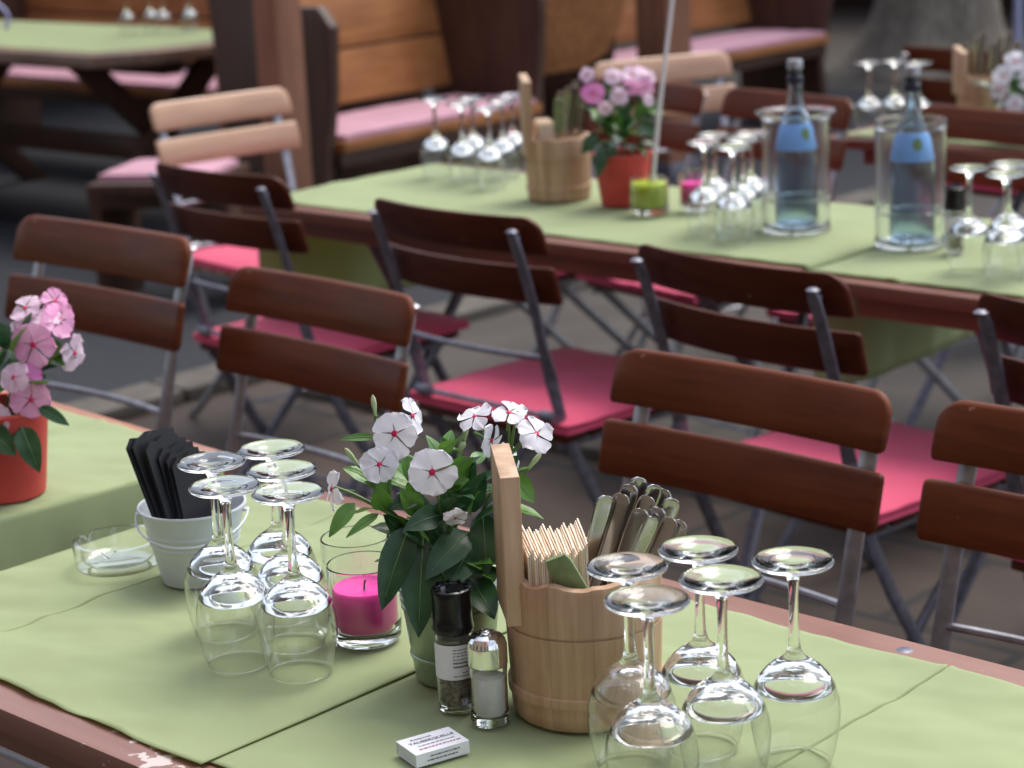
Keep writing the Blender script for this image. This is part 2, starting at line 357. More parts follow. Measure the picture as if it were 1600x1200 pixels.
# ------------------------------------------------------------------ ground
g = MB(); g.box((0, 0, -.05), (120, 120, .1)); tag(g.build('ground', M['paving'], smooth=0), kind='structure')
g = MB(); g.box((-3.5, 8.9, .003), (30, 10.1, .006)); g.v = [(x, y, z - .002) for x, y, z in g.v]
tag(g.build('stone_pavement', M['slab'], smooth=0), kind='structure')
g = MB(); g.box((-11.0, 3.0, .006), (12.4, 14, .012)); tag(g.build('asphalt_path', M['asphalt'], smooth=0), kind='structure')
g = MB()
for i in range(14): g.box((-4.72, -3.2 + i * .9, .02), (.17, .888, .04))
tag(g.build('path_kerb', M['kerb'], bevel=.008), kind='structure')
g = MB()
for i in range(12): g.box((-4.1 + i * .72, 3.83, .012), (.712, .10, .03))
tag(g.build('stone_edging', M['kerb'], bevel=.006), kind='structure')

# ------------------------------------------------------------------ tables
TOP = .75
def table(x0, x1, y0, y1, label, mat, rot=0, group='painted folding tables of the beer garden'):
    cx, cy = (x0 + x1) / 2, (y0 + y1) / 2
    t = thing('beer_garden_table', (cx, cy, 0), rot, label, 'table', group)
    hx, hy = (x1 - x0) / 2, (y1 - y0) / 2
    b = MB(); b.box((0, 0, TOP - .0185), (2 * hx, 2 * hy, .026))
    top = b.build('tabletop', mat, t, bevel=.005)
    for s in (-1, 1):
        b = MB(); b.box((0, s * (hy - .045), TOP - .0505), (2 * hx - .2, .03, .04)); b.build('rail', mat, t, bevel=.004)
        b = MB(); b.box((s * (hx - .25), 0, TOP - .0475), (.07, 2 * hy - .13, .034)); b.build('batten', mat, t, bevel=.004)
        for k in (-1, 1):
            b = MB(); b.tube([(s * (hx - .3), k * (hy - .1), TOP - .065), (s * (hx - .2), -k * (hy - .06), 0)], .013, 8)
            b.build('leg', M['metal_dark'], t)
    return t
NEAR = table(-1.96, -.30, .999, 1.636, 'red brown table in the foreground carrying the wooden bucket and salt shaker', M['table_paint'])
# object-space wear centre sits on the front edge of the near table only
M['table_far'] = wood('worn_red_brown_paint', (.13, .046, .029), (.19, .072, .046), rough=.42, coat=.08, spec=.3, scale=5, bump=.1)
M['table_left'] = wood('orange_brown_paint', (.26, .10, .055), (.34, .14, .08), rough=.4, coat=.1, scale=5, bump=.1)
table(-4.05, -2.115, 1.085, 1.735, 'orange brown edged table at the left carrying the red pot of pink flowers', M['table_left'], R_(-3.5))
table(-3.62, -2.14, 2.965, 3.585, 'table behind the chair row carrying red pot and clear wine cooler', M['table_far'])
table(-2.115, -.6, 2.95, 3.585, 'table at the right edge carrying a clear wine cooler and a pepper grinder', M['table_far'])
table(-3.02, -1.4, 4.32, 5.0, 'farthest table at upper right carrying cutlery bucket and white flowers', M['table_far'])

def cloth(name, label, x0, x1, y0, y1, z, ld=0, rd=0, creases=(), seed=0, amp=.0022, loc=(0, 0), rot=0, step=.012, edge=.004, lift=None, tilt=0.0, drape_y=None, ld_y=None):
    """cloth on a table top: path along x with an optional hanging flap at each end"""
    path = []; r = .007
    n = max(2, int((x1 - x0) / step))
    xs = sorted({round(x0 + (x1 - x0) * i / n, 5) for i in range(n + 1)} | {round(cx + o, 5) for (cx, ca, dp, w_) in creases if ca == 0 for o in (-.006, -.004, -.0025, -.0015, -.0008, 0, .0008, .0015, .0025, .004, .006)})
    if ld:
        k = max(3, int(ld / .02))
        path += [(x0 - r, z - r - ld + ld * i / k, 'l') for i in range(k)] + [(x0 - r + r * (1 - cos(a)), z - r + r * sin(a), 'f') for a in (0, .5, 1.05)]
    path += [(x, z, 't') for x in xs]
    if rd:
        k = max(3, int(rd / .02))
        path += [(x1 + r * sin(a), z - r + r * cos(a), 'f') for a in (.5, 1.05, 1.57)] + [(x1 + r, z - r - rd * (i + 1) / k, 'r') for i in range(k)]
    m = max(8, int((y1 - y0) / step)); b = MB(); vs = []
    for i, (x, zz, kd) in enumerate(path):
        for j in range(m + 1):
            v = j / m; yy0, yy1 = y0, y1
            e0 = edge * noise.noise((x * 7 + seed, 1.3, seed)) + edge * .6 * noise.noise((x * 23, 4.3, seed)); e1 = edge * noise.noise((x * 7 + seed, 9.3, seed)) + edge * .6 * noise.noise((x * 25, 7.3, seed))
            sk = tilt * (x - x0)
            y = yy0 + e0 + sk + (yy1 + e1 - yy0 - e0) * v; px, pz = x, zz
            if kd == 't':
                p = Vector((x + .5 * y, y - .3 * x, seed * 3.1))
                h = .62 * noise.noise((p.x * 4, p.y * 9, p.z)) + .40 * noise.noise((p.x * 9 + 5, p.y * 22, p.z)) + .22 * noise.noise((p.x * 22, p.y * 40, p.z))
                edgefall = min(1, (min(v, 1 - v) * (y1 - y0)) / .03)
                ed = .5 + .5 * edgefall
                u_ = x * .7247 + y * .689; w_2 = x * .689 - y * .7247
                h += .42 * noise.noise((u_ * 5.5 + seed, w_2 * 21, 7 + seed)) + .16 * noise.noise((u_ * 14 + seed, w_2 * 46, 3 + seed))
                h += .5 * (1 - edgefall) * noise.noise((x * 30, y * 4, seed + 2.0))
                fl = 1.0
                if not loc[0]:
                    for fx, fy, fr in FLAT:
                        q = math.hypot(x - fx, y - fy) / fr
                        if q < 1.6: fl = min(fl, max(0, (q - .75) / .85))
                if not loc[0] and z == CL and x < -1.3: fl = min(fl, max(.12, min(1, (abs(x + 1.39) - .02) / .05)))
                pz += amp * h * ed * fl
                for (cx, ca, dp, w_) in creases:
                    d = x - cx - ca * (y - y0)
                    if ca == 0: pz += dp * (.55 * math.exp(-(d / .007) ** 2) - 1.1 * math.exp(-(d / .0016) ** 2))
                    else: pz += dp * math.exp(-(d / w_) ** 2) - dp * .5 * math.exp(-((d - w_ * 1.6) / (w_ * 1.2)) ** 2)
                if lift: pz += lift(x, y)
                pz = max(pz, z - .0036)
            elif kd in 'lr':
                dep = (z - zz); s = -1 if kd == 'l' else 1
                wv = noise.noise((y * 9 + seed, dep * 2, seed + 4)) * .7 + noise.noise((y * 24, dep * 3, seed)) * .3
                px += s * (.018 * wv + .012) * min(1, dep / .1) ; pz += .01 * noise.noise((y * 6, 2, seed)) * min(1, dep / .1)
            vs.append((px, y, pz))
    fs = [(i * (m + 1) + j, (i + 1) * (m + 1) + j, (i + 1) * (m + 1) + j + 1, i * (m + 1) + j + 1) for i in range(len(path) - 1) for j in range(m)]
    b.add(vs, fs); o = b.build(name, M['cloth'], smooth=70, recalc=False, loc=(loc[0], loc[1], 0)); o.rotation_euler = (0, 0, rot)
    sol = o.modifiers.new('thickness', 'SOLIDIFY'); sol.thickness = .0009; sol.offset = -1
    return tag(o, label, 'tablecloth', 'green tablecloths')

CL = TOP - .0015
# where something stands on a near cloth, its weight presses the folds flat
FLAT = [(-1.067, 1.247, .05), (-1.004, 1.196, .05), (-1.046, 1.314, .05), (-.986, 1.267, .05), (-.966, 1.336, .05), (-1.518, 1.198, .05), (-1.452, 1.219, .05), (-1.512, 1.264, .05), (-1.577, 1.307, .05), (-1.592, 1.243, .05),
        (-1.1837, 1.3226, .085), (-1.3282, 1.3003, .06), (-1.462, 1.3141, .055), (-1.5336, 1.3709, .055), (-1.7437, 1.3305, .06), (-1.8456, 1.3028, .07), (-1.2718, 1.246, .04), (-1.2263, 1.2415, .04), (-1.2202, 1.1633, .045)]
cloth('tablecloth', 'green cloth under the wooden bucket, with a straight crease at the right', -1.42, -.32, 1.037, 1.588, CL, creases=[(-.975, 0, .0042, .006), (-.62, .05, .003, .007)], lift=lambda x, y: -.0016 * min(1, max(0, (-1.34 - x) / .03)), seed=1.0, amp=.0070, step=.006)
cloth('tablecloth', 'green cloth with a wavy free edge under the white pail and ashtray', -1.945, -1.368, 1.04, 1.60, CL, ld=.16, creases=[(-1.782, 0, .0042, .006)], seed=2.0, amp=.0076, step=.006,
      lift=lambda x, y: (.0014 * min(1, max(0, (x + 1.45) / .04))), tilt=-.02)
cloth('tablecloth', 'green cloth under the red pot at left, hanging down over the table end', -.95, .968, -.30, .30, CL, rd=.13, creases=[(.55, .25, .003, .008), (.30, -.3, .002, .008)], seed=3.0, amp=.0075, step=.008, loc=(-3.0825, 1.41), rot=R_(-3.5))
cloth('tablecloth', 'green cloth under the row of upturned glasses and red pot, hanging at both ends', -3.60, -2.143, 3.005, 3.55, CL, ld=.28, rd=.23, creases=[(-2.9, 0, .002, .008)], seed=4.0, amp=.0045, step=.018)
cloth('tablecloth', 'green cloth at the right edge under the pepper grinder and second cooler', -2.112, -.62, 2.985, 3.55, CL, seed=5.0, amp=.0045, step=.018, creases=[(-1.95, .35, .003, .008)], ld=.06)
cloth('tablecloth', 'small strip of green cloth on the farthest table at upper right', -2.98, -1.42, 4.35, 4.97, CL, seed=6.0, step=.03)

# bolt head in the bare rim of the near table
b = MB(); b.lathe([(0, 0), (.0085, 0), (.0085, .0012), (.005, .0025), (0, .0025)], 14)
bo = b.build('bolt', M['metal_dark'], NEAR); bo.location = (-1.037 - NEAR.location.x, 1.611 - NEAR.location.y, TOP - .0068)

# ------------------------------------------------------------------ chairs
def slat_mesh(hw, z0, z1, y0, y1, sag, rt, rb, th=.0125):
    """bent back slat; z0..z1 height, y0/y1 depth at bottom/top, rounded corners"""
    b = MB(); xs = []
    for i in range(49):
        t = -cos(pi * i / 48); xs.append(t * hw)
    rings = []
    for x in xs:
        d = hw - abs(x)
        top = z1 - (rt - sqrt(max(0, rt * rt - max(0, rt - d) ** 2))); bot = z0 + (rb - sqrt(max(0, rb * rb - max(0, rb - d) ** 2)))
        if top - bot < .012: top, bot = (top + bot) / 2 + .006, (top + bot) / 2 - .006
        k = min(1, .45 + d / .006); t2 = th / 2 * k; ring = []
        bend = sag * (x / hw) ** 2
        for dy, zz in ((-1, bot + .004), (-.6, bot), (.6, bot), (1, bot + .004), (1, top - .004), (.6, top), (-.6, top), (-1, top - .004)):
            f = (zz - z0) / (z1 - z0); ring.append((x, y0 + (y1 - y0) * f + bend + dy * t2, zz))
        rings.append(ring)
    b.loft(rings)
    return b

def make_chair(slat, metal, sag, label, hw=.219):
    t = thing('folding_chair', (0, 0, 0), 0, label, 'chair', 'slatted folding chairs')
    up_ = [(-.006, .836), (.0, .82), (.020, .765), (.043, .69), (.060, .62), (.078, .55), (.100, .47), (.125, .41), (.175, .31), (.25, .19), (.34, .08), (.40, .018), (.42, .006)]
    # slats sit on the sitter's side of the uprights
    slat_mesh(hw, .787, .857, .030, .006, sag, .032, .008).build('back_slat', slat, t, smooth=50)
    slat_mesh(hw + .004, .693, .763, .054, .036, sag, .006, .010).build('back_slat', slat, t, smooth=50)
    for s in (-1, 1):
        b = MB(); pts = [(s * (.182 + .02 * max(0, .5 - z)), y - .004 + sag * .5, z) for y, z in up_]
        n = len(pts)
        def wv(i): return (1, 0, 0) if i < 5 else ((.75, .66, 0) if i == 5 else (0, 1, .3))
        b.strip(pts, wv, [.012] + [.024] * (n - 1), .007)
        b.tube([(s * .185, up_[0][0] - .004 + sag * .5, .835), (s * .185, up_[0][0] - .004 + sag * .5, .839)], [.0115, .006], 10)
        for yy, zz in ((.010, .822), (.038, .728)):
            b.tube([(s * .185, yy - .012 + sag * .5, zz), (s * .185, yy - .006 + sag * .5, zz)], .006, 8)
        b.build('upright', metal, t)
        b = MB(); b.strip([(s * .17, .50, .435), (s * .17, .44, .38), (s * .17, .30, .25), (s * .172, .12, .08), (s * .174, .05, .02), (s * .174, .02, .006)],
                          lambda i: (0, 1, -.6), [.022] * 6, .008)
        b.build('leg', metal, t)
    b = MB()
    b.tube([(x * .185, .064 - .018 * (1 - x * x) + sag * .5, .592) for x in [-1 + i / 6 for i in range(13)]], .0055, 8)
    b.build('back_rod', metal, t)
    b = MB(); b.tube([(-.185, .094, .478), (.185, .094, .478)], .0055, 8)
    for s in (-1, 1): b.tube([(s * .185, .094, .478), (s * .15, .094, .478)], .011, 10)
    b.build('seat_bar', metal, t)
    b = MB(); b.tube([(-.17, .16, .125), (.17, .16, .125)], .005, 8); b.tube([(-.175, .33, .095), (.175, .33, .095)], .005, 8)
    b.build('leg_rod', metal, t)
    b = MB()
    for i in range(6): b.box((0, .13 + i * .071, .437), (.40, .058, .016))
    b.build('seat', slat, t, bevel=.004)
    for s in (-1, 1):
        b = MB(); b.box((s * .176, .31, .421), (.012, .40, .016)); b.build('seat_rail', metal, t)
    return t

def cushion_mesh(w_, d_, h_, mat, sag=.006):
    b = MB(); n = 14; m = 14; top = []; bot = []
    for i in range(n + 1):
        for j in range(m + 1):
            u, v = i / n * 2 - 1, j / m * 2 - 1
            e = (1 - abs(u) ** 5) * (1 - abs(v) ** 5)
            x, y = u * w_ / 2 * (1 - .012 * v * v), v * d_ / 2 * (1 - .012 * u * u)
            top.append((x, y, h_ * (.55 + .45 * e ** .5) + .0045 * noise.noise((x * 14, y * 14, 3)) + .0015 * noise.noise((x * 40, y * 30, 8)) - sag * (1 - u * u) * (1 - v * v) * .4)); bot.append((x, y, 0.0 if e > 0 else .004))
    k = (n + 1) * (m + 1); fs = []
    for i in range(n):
        for j in range(m):
            a = i * (m + 1) + j; q = (a, a + m + 1, a + m + 2, a + 1)
            fs.append(q); fs.append(tuple(k + t for t in q[::-1]))
    ring = [j for j in range(m + 1)] + [i * (m + 1) + m for i in range(1, n + 1)] + [n * (m + 1) + j for j in range(m - 1, -1, -1)] + [i * (m + 1) for i in range(n - 1, 0, -1)]
    for a, c in zip(ring, ring[1:] + ring[:1]): fs.append((a, c, k + c, k + a))
    b.add(top + bot, fs)
    # piping round the upper and lower seam
    pts = [top[i] for i in ring] + [top[ring[0]]]
    b.tube([(x, y, z - .001) for x, y, z in pts], .0028, 6)
    b.tube([(x, y, .004) for x, y, z in pts], .0028, 6)
    return b
_cush = {}
def place_cushion(ch, label):
    c = cos(ch.rotation_euler.z); s = sin(ch.rotation_euler.z); lx, ly = 0, .315
    loc = (ch.location.x + c * lx - s * ly, ch.location.y + s * lx + c * ly, .4465)
    if 'o' not in _cush:
        o = cushion_mesh(.43, .44, .034, None).build('seat_cushion', M['cushion'], smooth=60); _cush['o'] = o; tag(o, cat='cushion', group='pink seat cushions')
    else:
        o = _cush['o'].copy(); scene.collection.objects.link(o)
    o.location = loc; o.rotation_euler = (0, 0, ch.rotation_euler.z); tag(o, label)
    return o

first = {}
def chair(kind, x, y, rz, label):
    if kind not in first:
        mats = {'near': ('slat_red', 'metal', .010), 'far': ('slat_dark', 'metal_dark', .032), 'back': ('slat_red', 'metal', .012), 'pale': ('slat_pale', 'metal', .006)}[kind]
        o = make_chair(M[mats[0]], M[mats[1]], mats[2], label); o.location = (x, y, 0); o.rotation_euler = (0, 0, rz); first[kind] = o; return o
    return dup(first[kind], (x, y, 0), rz, label, 'slatted folding chairs')

# row that faces the near table (we see the fronts of its backrests)
A_ = lambda a: pi + R_(a)
row1 = [(-2.881, 2.084, .4, 'red brown folding chair at the far left behind the pink flowers'),
        (-2.412, 2.14, -2.6, 'red brown folding chair behind the white flowers, second from left in the front row'),
        (-1.565, 2.095, -.9, 'largest red brown folding chair, standing behind the wine glasses at right'),
        (-1.08, 2.103, -1.5, 'red brown folding chair in the front row, cut off by the right edge')]
for (x, y, a, l), k in zip(row1, (1.06, 1.0, .985, .985)): chair('near', x, y, A_(a), l).scale = (k, k, k)
# row with its back to us, facing the second line of tables
row2 = [(-3.465, 2.745, -2, 'dark folding chair in front of the pale chair, back to the camera', 'dark pink cushion under the leftmost dark chair seen from behind'),
        (-2.692, 2.655, -2.5, 'dark folding chair in the middle of the picture, back to the camera', 'pink cushion fully visible in the middle of the picture above the white flowers'),
        (-1.972, 2.544, -6, 'dark folding chair behind the largest red brown chair, back to the camera', 'pink cushion seen through the backrest of the largest red brown chair'),
        (-1.322, 2.505, -6, 'dark folding chair at the right edge, back to the camera', 'pink cushion half cut off at the right edge')]
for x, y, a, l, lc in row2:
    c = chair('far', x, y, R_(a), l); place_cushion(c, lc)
row3 = [(-3.072, 4.277, -9.8, 'reddish folding chair behind the left wine cooler across the table'),
        (-3.56, 4.34, -10, 'reddish folding chair behind the distant pot of pink flowers'),
        (-2.45, 4.20, -9, 'reddish folding chair behind the right wine cooler at the right edge')]
for x, y, a, l in row3:
    c = chair('back', x, y, A_(a), l)
    place_cushion(c, l.replace('reddish folding chair', 'red pink cushion on the reddish chair'))
c = chair('back', -3.20, 5.23, R_(-9), 'distant reddish folding chair beyond the farthest table, near the tree trunk')
place_cushion(c, 'red pink cushion on the distant chair beyond the farthest table')
c = chair('pale', -4.51, 3.64, R_(-96.7), 'pale folding chair at the end of the table near the timber posts')
place_cushion(c, 'pink cushion on the pale chair by the timber posts')
c = chair('pale', -3.92, 4.80, R_(-114), 'pale folding chair behind the distant pink flowers, only its top slat showing')

# ------------------------------------------------------------------ wine glasses (standing upside down)
def wine_glass_parts(t):
    # solid of revolution split where bowl, stem and foot meet; the open edges join exactly
    inner = [(0, .0865), (.006, .0858), (.013, .0835), (.020, .0795), (.0265, .0735), (.0315, .066), (.0346, .057), (.0362, .046), (.0350, .030), (.0322, .014), (.0286, .0006)]
    outer = [(.0291, 0), (.0298, .0006), (.0335, .014), (.0364, .030), (.0377, .046), (.0364, .0585), (.0334, .0690), (.0287, .0775), (.0228, .0840), (.0160, .0895), (.0110, .0928), (.0078, .0958), (.0060, .0995), (.0050, .1045), (.0046, .110)]
    k = next(i for i, p in enumerate(outer) if p[1] > .068)
    capo = outer[k:]; capi = [p for p in inner if p[1] > .0655]
    b = MB(); b.lathe(capi + capo, 48, 0)
    wall = outer[:k + 1]
    fine = []
    for (a, z0), (c_, z1) in zip(wall[:-1], wall[1:]): fine += [(a, z0), ((a + c_) / 2, (z0 + z1) / 2)]
    b.lathe([(.0286, .0006), (.0288, 0)] + wall, 48, 1)
    b.lathe([(.0284, .0008), (.0281, .0004), (.0284, 0), (.0291, -.0001), (.0296, .0004), (.0293, .0010), (.0284, .0008)], 48, 0)
    b.build('bowl', [M['glass'], M['thin_glass']], t, smooth=80, recalc=False)
    b = MB(); b.lathe([(.0046, .110), (.0042, .120), (.0040, .132), (.0040, .148), (.0048, .160)], 24); b.build('stem', M['glass'], t, smooth=80, recalc=False)
    b = MB(); b.lathe([(.0048, .160), (.0070, .1665), (.0120, .1705), (.0210, .1728), (.0300, .1742), (.0330, .1752), (.0338, .1765), (.0330, .1780), (.0300, .1784), (.0200, .1778), (.0110, .1765), (.0050, .1752), (0, .1748)], 44)
    b.build('foot', M['glass'], t, smooth=80, recalc=False)
GZ = TOP + .0012
glass_spots = [
    (-1.067, 1.247, 'nearest the bucket', 'upturned wine glass close against the near bucket, its foot overlapping the bucket rim', 'upturned glasses by the wooden bucket'),
    (-1.004, 1.196, '', 'frontmost upturned wine glass beside the wooden bucket, lowest in the picture', 'upturned glasses by the wooden bucket'),
    (-1.046, 1.314, '', 'upturned wine glass just below the tips of the cutlery, behind its neighbours', 'upturned glasses by the wooden bucket'),
    (-.986, 1.267, '', 'middle one of the five upturned wine glasses beside the wooden bucket', 'upturned glasses by the wooden bucket'),
    (-.966, 1.336, '', 'rightmost upturned wine glass on the near table, standing alone over the cloth', 'upturned glasses by the wooden bucket'),
    (-1.518, 1.198, '', 'upturned wine glass standing in front of the white pail', 'upturned glasses by the white pail'),
    (-1.452, 1.219, '', 'frontmost right upturned wine glass between the white pail and the magenta candle', 'upturned glasses by the white pail'),
    (-1.512, 1.264, '', 'middle one of three upturned wine glasses in the right file beside the white pail', 'upturned glasses by the white pail'),
    (-1.577, 1.307, '', 'hindmost upturned wine glass beside the white pail, its foot highest in that cluster', 'upturned glasses by the white pail'),
    (-1.592, 1.243, '', 'upturned wine glass closest to the black napkins, its foot overlapping them', 'upturned glasses by the white pail')]
g0 = None
def put_glass(x, y, label, group):
    global g0
    if g0 is None:
        g0 = thing('wine_glass', (x, y, GZ), 0, label, 'wine glass', group); wine_glass_parts(g0); return g0
    return dup(g0, (x, y, GZ), random.uniform(0, 6), label, group)
for x, y, _, l, gr in glass_spots: put_glass(x, y, l, gr)
GA = 'upturned glasses left of the distant wooden bucket'
for (x, y), l in zip([(-3.438, 3.401), (-3.319, 3.368), (-3.370, 3.453), (-3.214, 3.344), (-3.27, 3.446), (-3.321, 3.533)],
                     ['leftmost upturned glass on the second table, standing apart before the bench', 'second from left, front row of the glasses beside the distant wooden bucket',
                      'second from left, back row of the glasses beside the distant wooden bucket', 'frontmost right upturned glass just left of the distant wooden bucket',
                      'middle upturned glass just left of the distant wooden bucket', 'hindmost upturned glass touching the outline of the distant wooden bucket']): put_glass(x, y, l, GA)
GB = 'upturned glasses left of the wine cooler'
for (x, y), l in zip([(-2.462, 3.141), (-2.507, 3.228), (-2.374, 3.113), (-2.416, 3.198), (-2.453, 3.272)],
                     ['front left upturned glass beside the distant magenta candle', 'back left upturned glass behind the distant magenta candle', 'front right upturned glass beside the left wine cooler',
                      'middle right upturned glass beside the left wine cooler', 'back right upturned glass touching the outline of the left wine cooler']): put_glass(x, y, l, GB)
GC = 'upturned glasses right of the distant pepper grinder'
for (x, y), l in zip([(-1.87, 3.102), (-1.832, 3.165), (-1.784, 3.072), (-1.765, 3.15)],
                     ['upturned glass right beside the distant pepper grinder', 'second upturned glass from the distant pepper grinder, in the back', 'frontmost upturned glass at the right edge of the second table',
                      'upturned glass cut by the right edge of the picture on the second table']): put_glass(x, y, l, GC)
GD = 'upturned glasses on the farthest table'
for (x, y), l in zip([(-2.906, 4.357), (-2.867, 4.41), (-2.786, 4.386)],
                     ['leftmost of the three upturned glasses on the farthest table', 'middle of the three upturned glasses on the farthest table', 'rightmost of the three upturned glasses on the farthest table, above the bottle neck']): put_glass(x, y, l, GD)

# ------------------------------------------------------------------ frames of reference for hand-placed plants
CR = Vector((.7247, .689, 0)); CT = Vector((.689, -.7247, 0))     # right / towards the viewer, in plan
def L3(u, v, d): return CR * u + CT * d + Vector((0, 0, v))
def N3(n): return L3(*n).normalized()

def leaf(b, base, tip, width, droop=.18, li=0, vi=1, fold=.25, hint=None):
    base, tip = Vector(base), Vector(tip); ax = tip - base; ln = ax.length; t = ax.normalized()
    h = Vector(hint) if hint else (Vector((0, 0, 1)) + CT * .9)
    nrm = (h - t * h.dot(t)).normalized(); sd = t.cross(nrm); n = 7; vs = []
    tw = random.uniform(-.25, .25)
    for i in range(n + 1):
        s = i / n; wv_ = width / 2 * (sin(pi * min(1, s ** .8 * .97 + .03)) ** .75) if 0 < s < 1 else .0004
        c = base + ax * s + nrm * (droop * ln * (s * (1 - s)) * 1.1) + Vector((0, 0, -.10 * ln * s * s))
        for k in (-1, -.55, 0, .55, 1):
            vs.append(c + sd * (wv_ * k) + nrm * (fold * wv_ * abs(k) + tw * wv_ * k * s + .06 * wv_ * sin(s * 14 + k * 2)))
    fs = [(i * 5 + j, i * 5 + j + 1, (i + 1) * 5 + j + 1, (i + 1) * 5 + j) for i in range(n) for j in range(4)]
    b.add(vs, fs, li)
    b.tube([vs[i * 5 + 2] + nrm * .0003 for i in range(n)], [max(.0003, .0009 * width / .03 * (1 - i / n)) for i in range(n)], 5, vi)

def flower(parent, c, nrm, r, mat, seed):
    rnd = random.Random(seed); b = MB(); nrm = Vector(nrm).normalized()
    t0 = nrm.orthogonal().normalized(); a0 = rnd.uniform(0, 6)
    t0 = (t0 * cos(a0) + nrm.cross(t0) * sin(a0)); t1 = nrm.cross(t0)
    for k in range(5):
        a = 2 * pi * k / 5 + rnd.uniform(-.07, .07); rr = r * rnd.uniform(.92, 1.1); wd = r * rnd.uniform(.51, .60); cup = rnd.uniform(-.14, .30)
        n, m = 7, 6; vs = []
        for i in range(n + 1):
            s = i / n
            prof = (.17 + .83 * sin(pi / 2 * min(1, s / .66)) if s < .66 else sqrt(max(0, 1 - ((s - .66) / .345) ** 2)))
            for j in range(m + 1):
                v = j / m * 2 - 1
                skew = .10 * s * (1 - v)
                rad = rr * (.05 + .95 * s) - rr * .05 * v * v * s; ang = a + skew; lat = wd * prof * v * (.2 + .8 * min(1, s * 1.5))
                p = t0 * (cos(ang) * rad - sin(ang) * lat) + t1 * (sin(ang) * rad + cos(ang) * lat)
                p += nrm * (rr * (cup * s * s - .20 * s * s * s + .05 * v * s - .03 * sin(5 * v) * s + .05 * v * v * s + .03 * rnd.uniform(-1, 1) * s + .05 * sin(7 * v + k) * s * s) + .0006 * k)
                vs.append(c + p)
        b.add(vs, [(i * (m + 1) + j, (i + 1) * (m + 1) + j, (i + 1) * (m + 1) + j + 1, i * (m + 1) + j + 1) for i in range(n) for j in range(m)])
    f = b.build('flower', mat, parent, smooth=80, recalc=False)
    b = MB(); ring = []
    for i, (q, h) in enumerate(((0, .05), (.07, .04), (.14, .035), (.17, .0))):
        ring.append([c + nrm * (r * h + .0016) + (t0 * cos(2 * pi * j / 10) + t1 * sin(2 * pi * j / 10)) * max(1e-4, r * q * .8 * (1 + .14 * (j % 2))) for j in range(10)])
    b.loft(ring, True); b.build('flower_eye', M['eye'], f, smooth=60)
    return f

def pot_mesh(r0, r1, h, wall=.004, rim=.003, ribs=()):
    prof = [(0, 0), (r0 - .002, 0), (r0, .002)]; n = 12
    for i in range(1, n + 1):
        z = h * i / n; r = r0 + (r1 - r0) * i / n
        prof.append((r, z))
        for rz in ribs:
            if abs(rz - i / n) < .001: prof += [(r + .0015, z + .001), (r + .0015, z + .003), (r, z + .004)]
    prof[-1] = (r1, h - .004)
    prof += [(r1 + rim, h - .003), (r1 + rim, h), (r1 - wall, h), (r1 - wall, h - .006), (r0 + (r1 - r0) * .7 - wall, h * .72)]
    b = MB(); b.lathe(prof, 48); return b

def plant(label, loc, pot, potmat, flowers, leaves, stems, fill, buds=(), s=1.0, fill2=None, seed=1, cat='potted plant', light=.25):
    rnd = random.Random(seed); t = thing('potted_plant', loc, 0, label, cat)
    r0, r1, h, ribs = pot
    pot_mesh(r0, r1, h, ribs=ribs).build('pot', potmat, t, smooth=35)
    b = MB(); b.lathe([(0, h * .84), (r1 * .93, h * .83)], 30); b.build('soil', M['soil'], t)
    b = MB()
    for st in stems: 
        P = [L3(*p) for p in st]; Q = []
        for i in range(len(P) - 1):
            for k in range(4): Q.append(P[i].lerp(P[i + 1], k / 4))
        Q.append(P[-1]); Q = [Q[0]] + [(Q[i - 1] + Q[i] * 2 + Q[i + 1]) / 4 for i in range(1, len(Q) - 1)] + [Q[-1]]
        b.tube(Q, [.0021 - .0010 * i / len(Q) for i in range(len(Q))], 7)
    for p, q in buds:
        P, Q = L3(*p), L3(*q); b.tube([P, P.lerp(Q, .3), P.lerp(Q, .6), P.lerp(Q, .85), Q], [.0010, .0018, .0027, .0022, .0005], 7, 1)
    for (c, n, r, m) in [(f[:3], f[4], f[3], 0) for f in flowers]:       # calyx tube behind every flower
        C = L3(*c); nn = N3(n); b.tube([C - nn * (r * 1.1), C - nn * (r * .5), C - nn * .001], [.0016, .0013, .0016], 6)
    b.build('stems', [M['stem'], M['bud']], t)
    b = MB()
    for ba, ti, wd, k in leaves: leaf(b, L3(*ba), L3(*ti), wd, li=2 if k else 0, hint=CT * 1.2 + Vector((0, 0, .8)))
    for (cu, cv, cd), (ru, rv, rd), cnt, ll, lt in [(*fill, light)] + ([fill2] if fill2 else []):
      for i in range(cnt):
        while True:
            q = [rnd.uniform(-1, 1) for _ in range(3)]
            if sum(x * x for x in q) < 1: break
        C = L3(cu + ru * q[0], cv + rv * q[1], cd + rd * q[2]); o = L3(cu, cv - rv * .6, cd)
        dr = (C - o).normalized() + Vector([rnd.uniform(-.5, .5) for _ in range(3)]); dr.normalize(); l_ = ll * rnd.uniform(.65, 1.15)
        leaf(b, C, C + dr * l_, l_ * rnd.uniform(.42, .58), droop=rnd.uniform(.1, .35), li=2 if rnd.random() < lt else 0, hint=Vector((rnd.uniform(-.4, .4), rnd.uniform(-.4, .4), 1)))
    b.build('foliage', [M['leaf_dark'], M['vein'], M['leaf_light']], t, smooth=80, recalc=False)
    mm = {'w': 'petal_white', 'p': 'petal_pink', 'l': 'petal_pale', 'm': 'petal_magenta'}
    for i, f in enumerate(flowers):
        flower(t, L3(*f[:3]), N3(f[4]), f[3] * 1.0, M[mm[f[5] if len(f) > 5 else 'w']], seed * 100 + i)
    return t

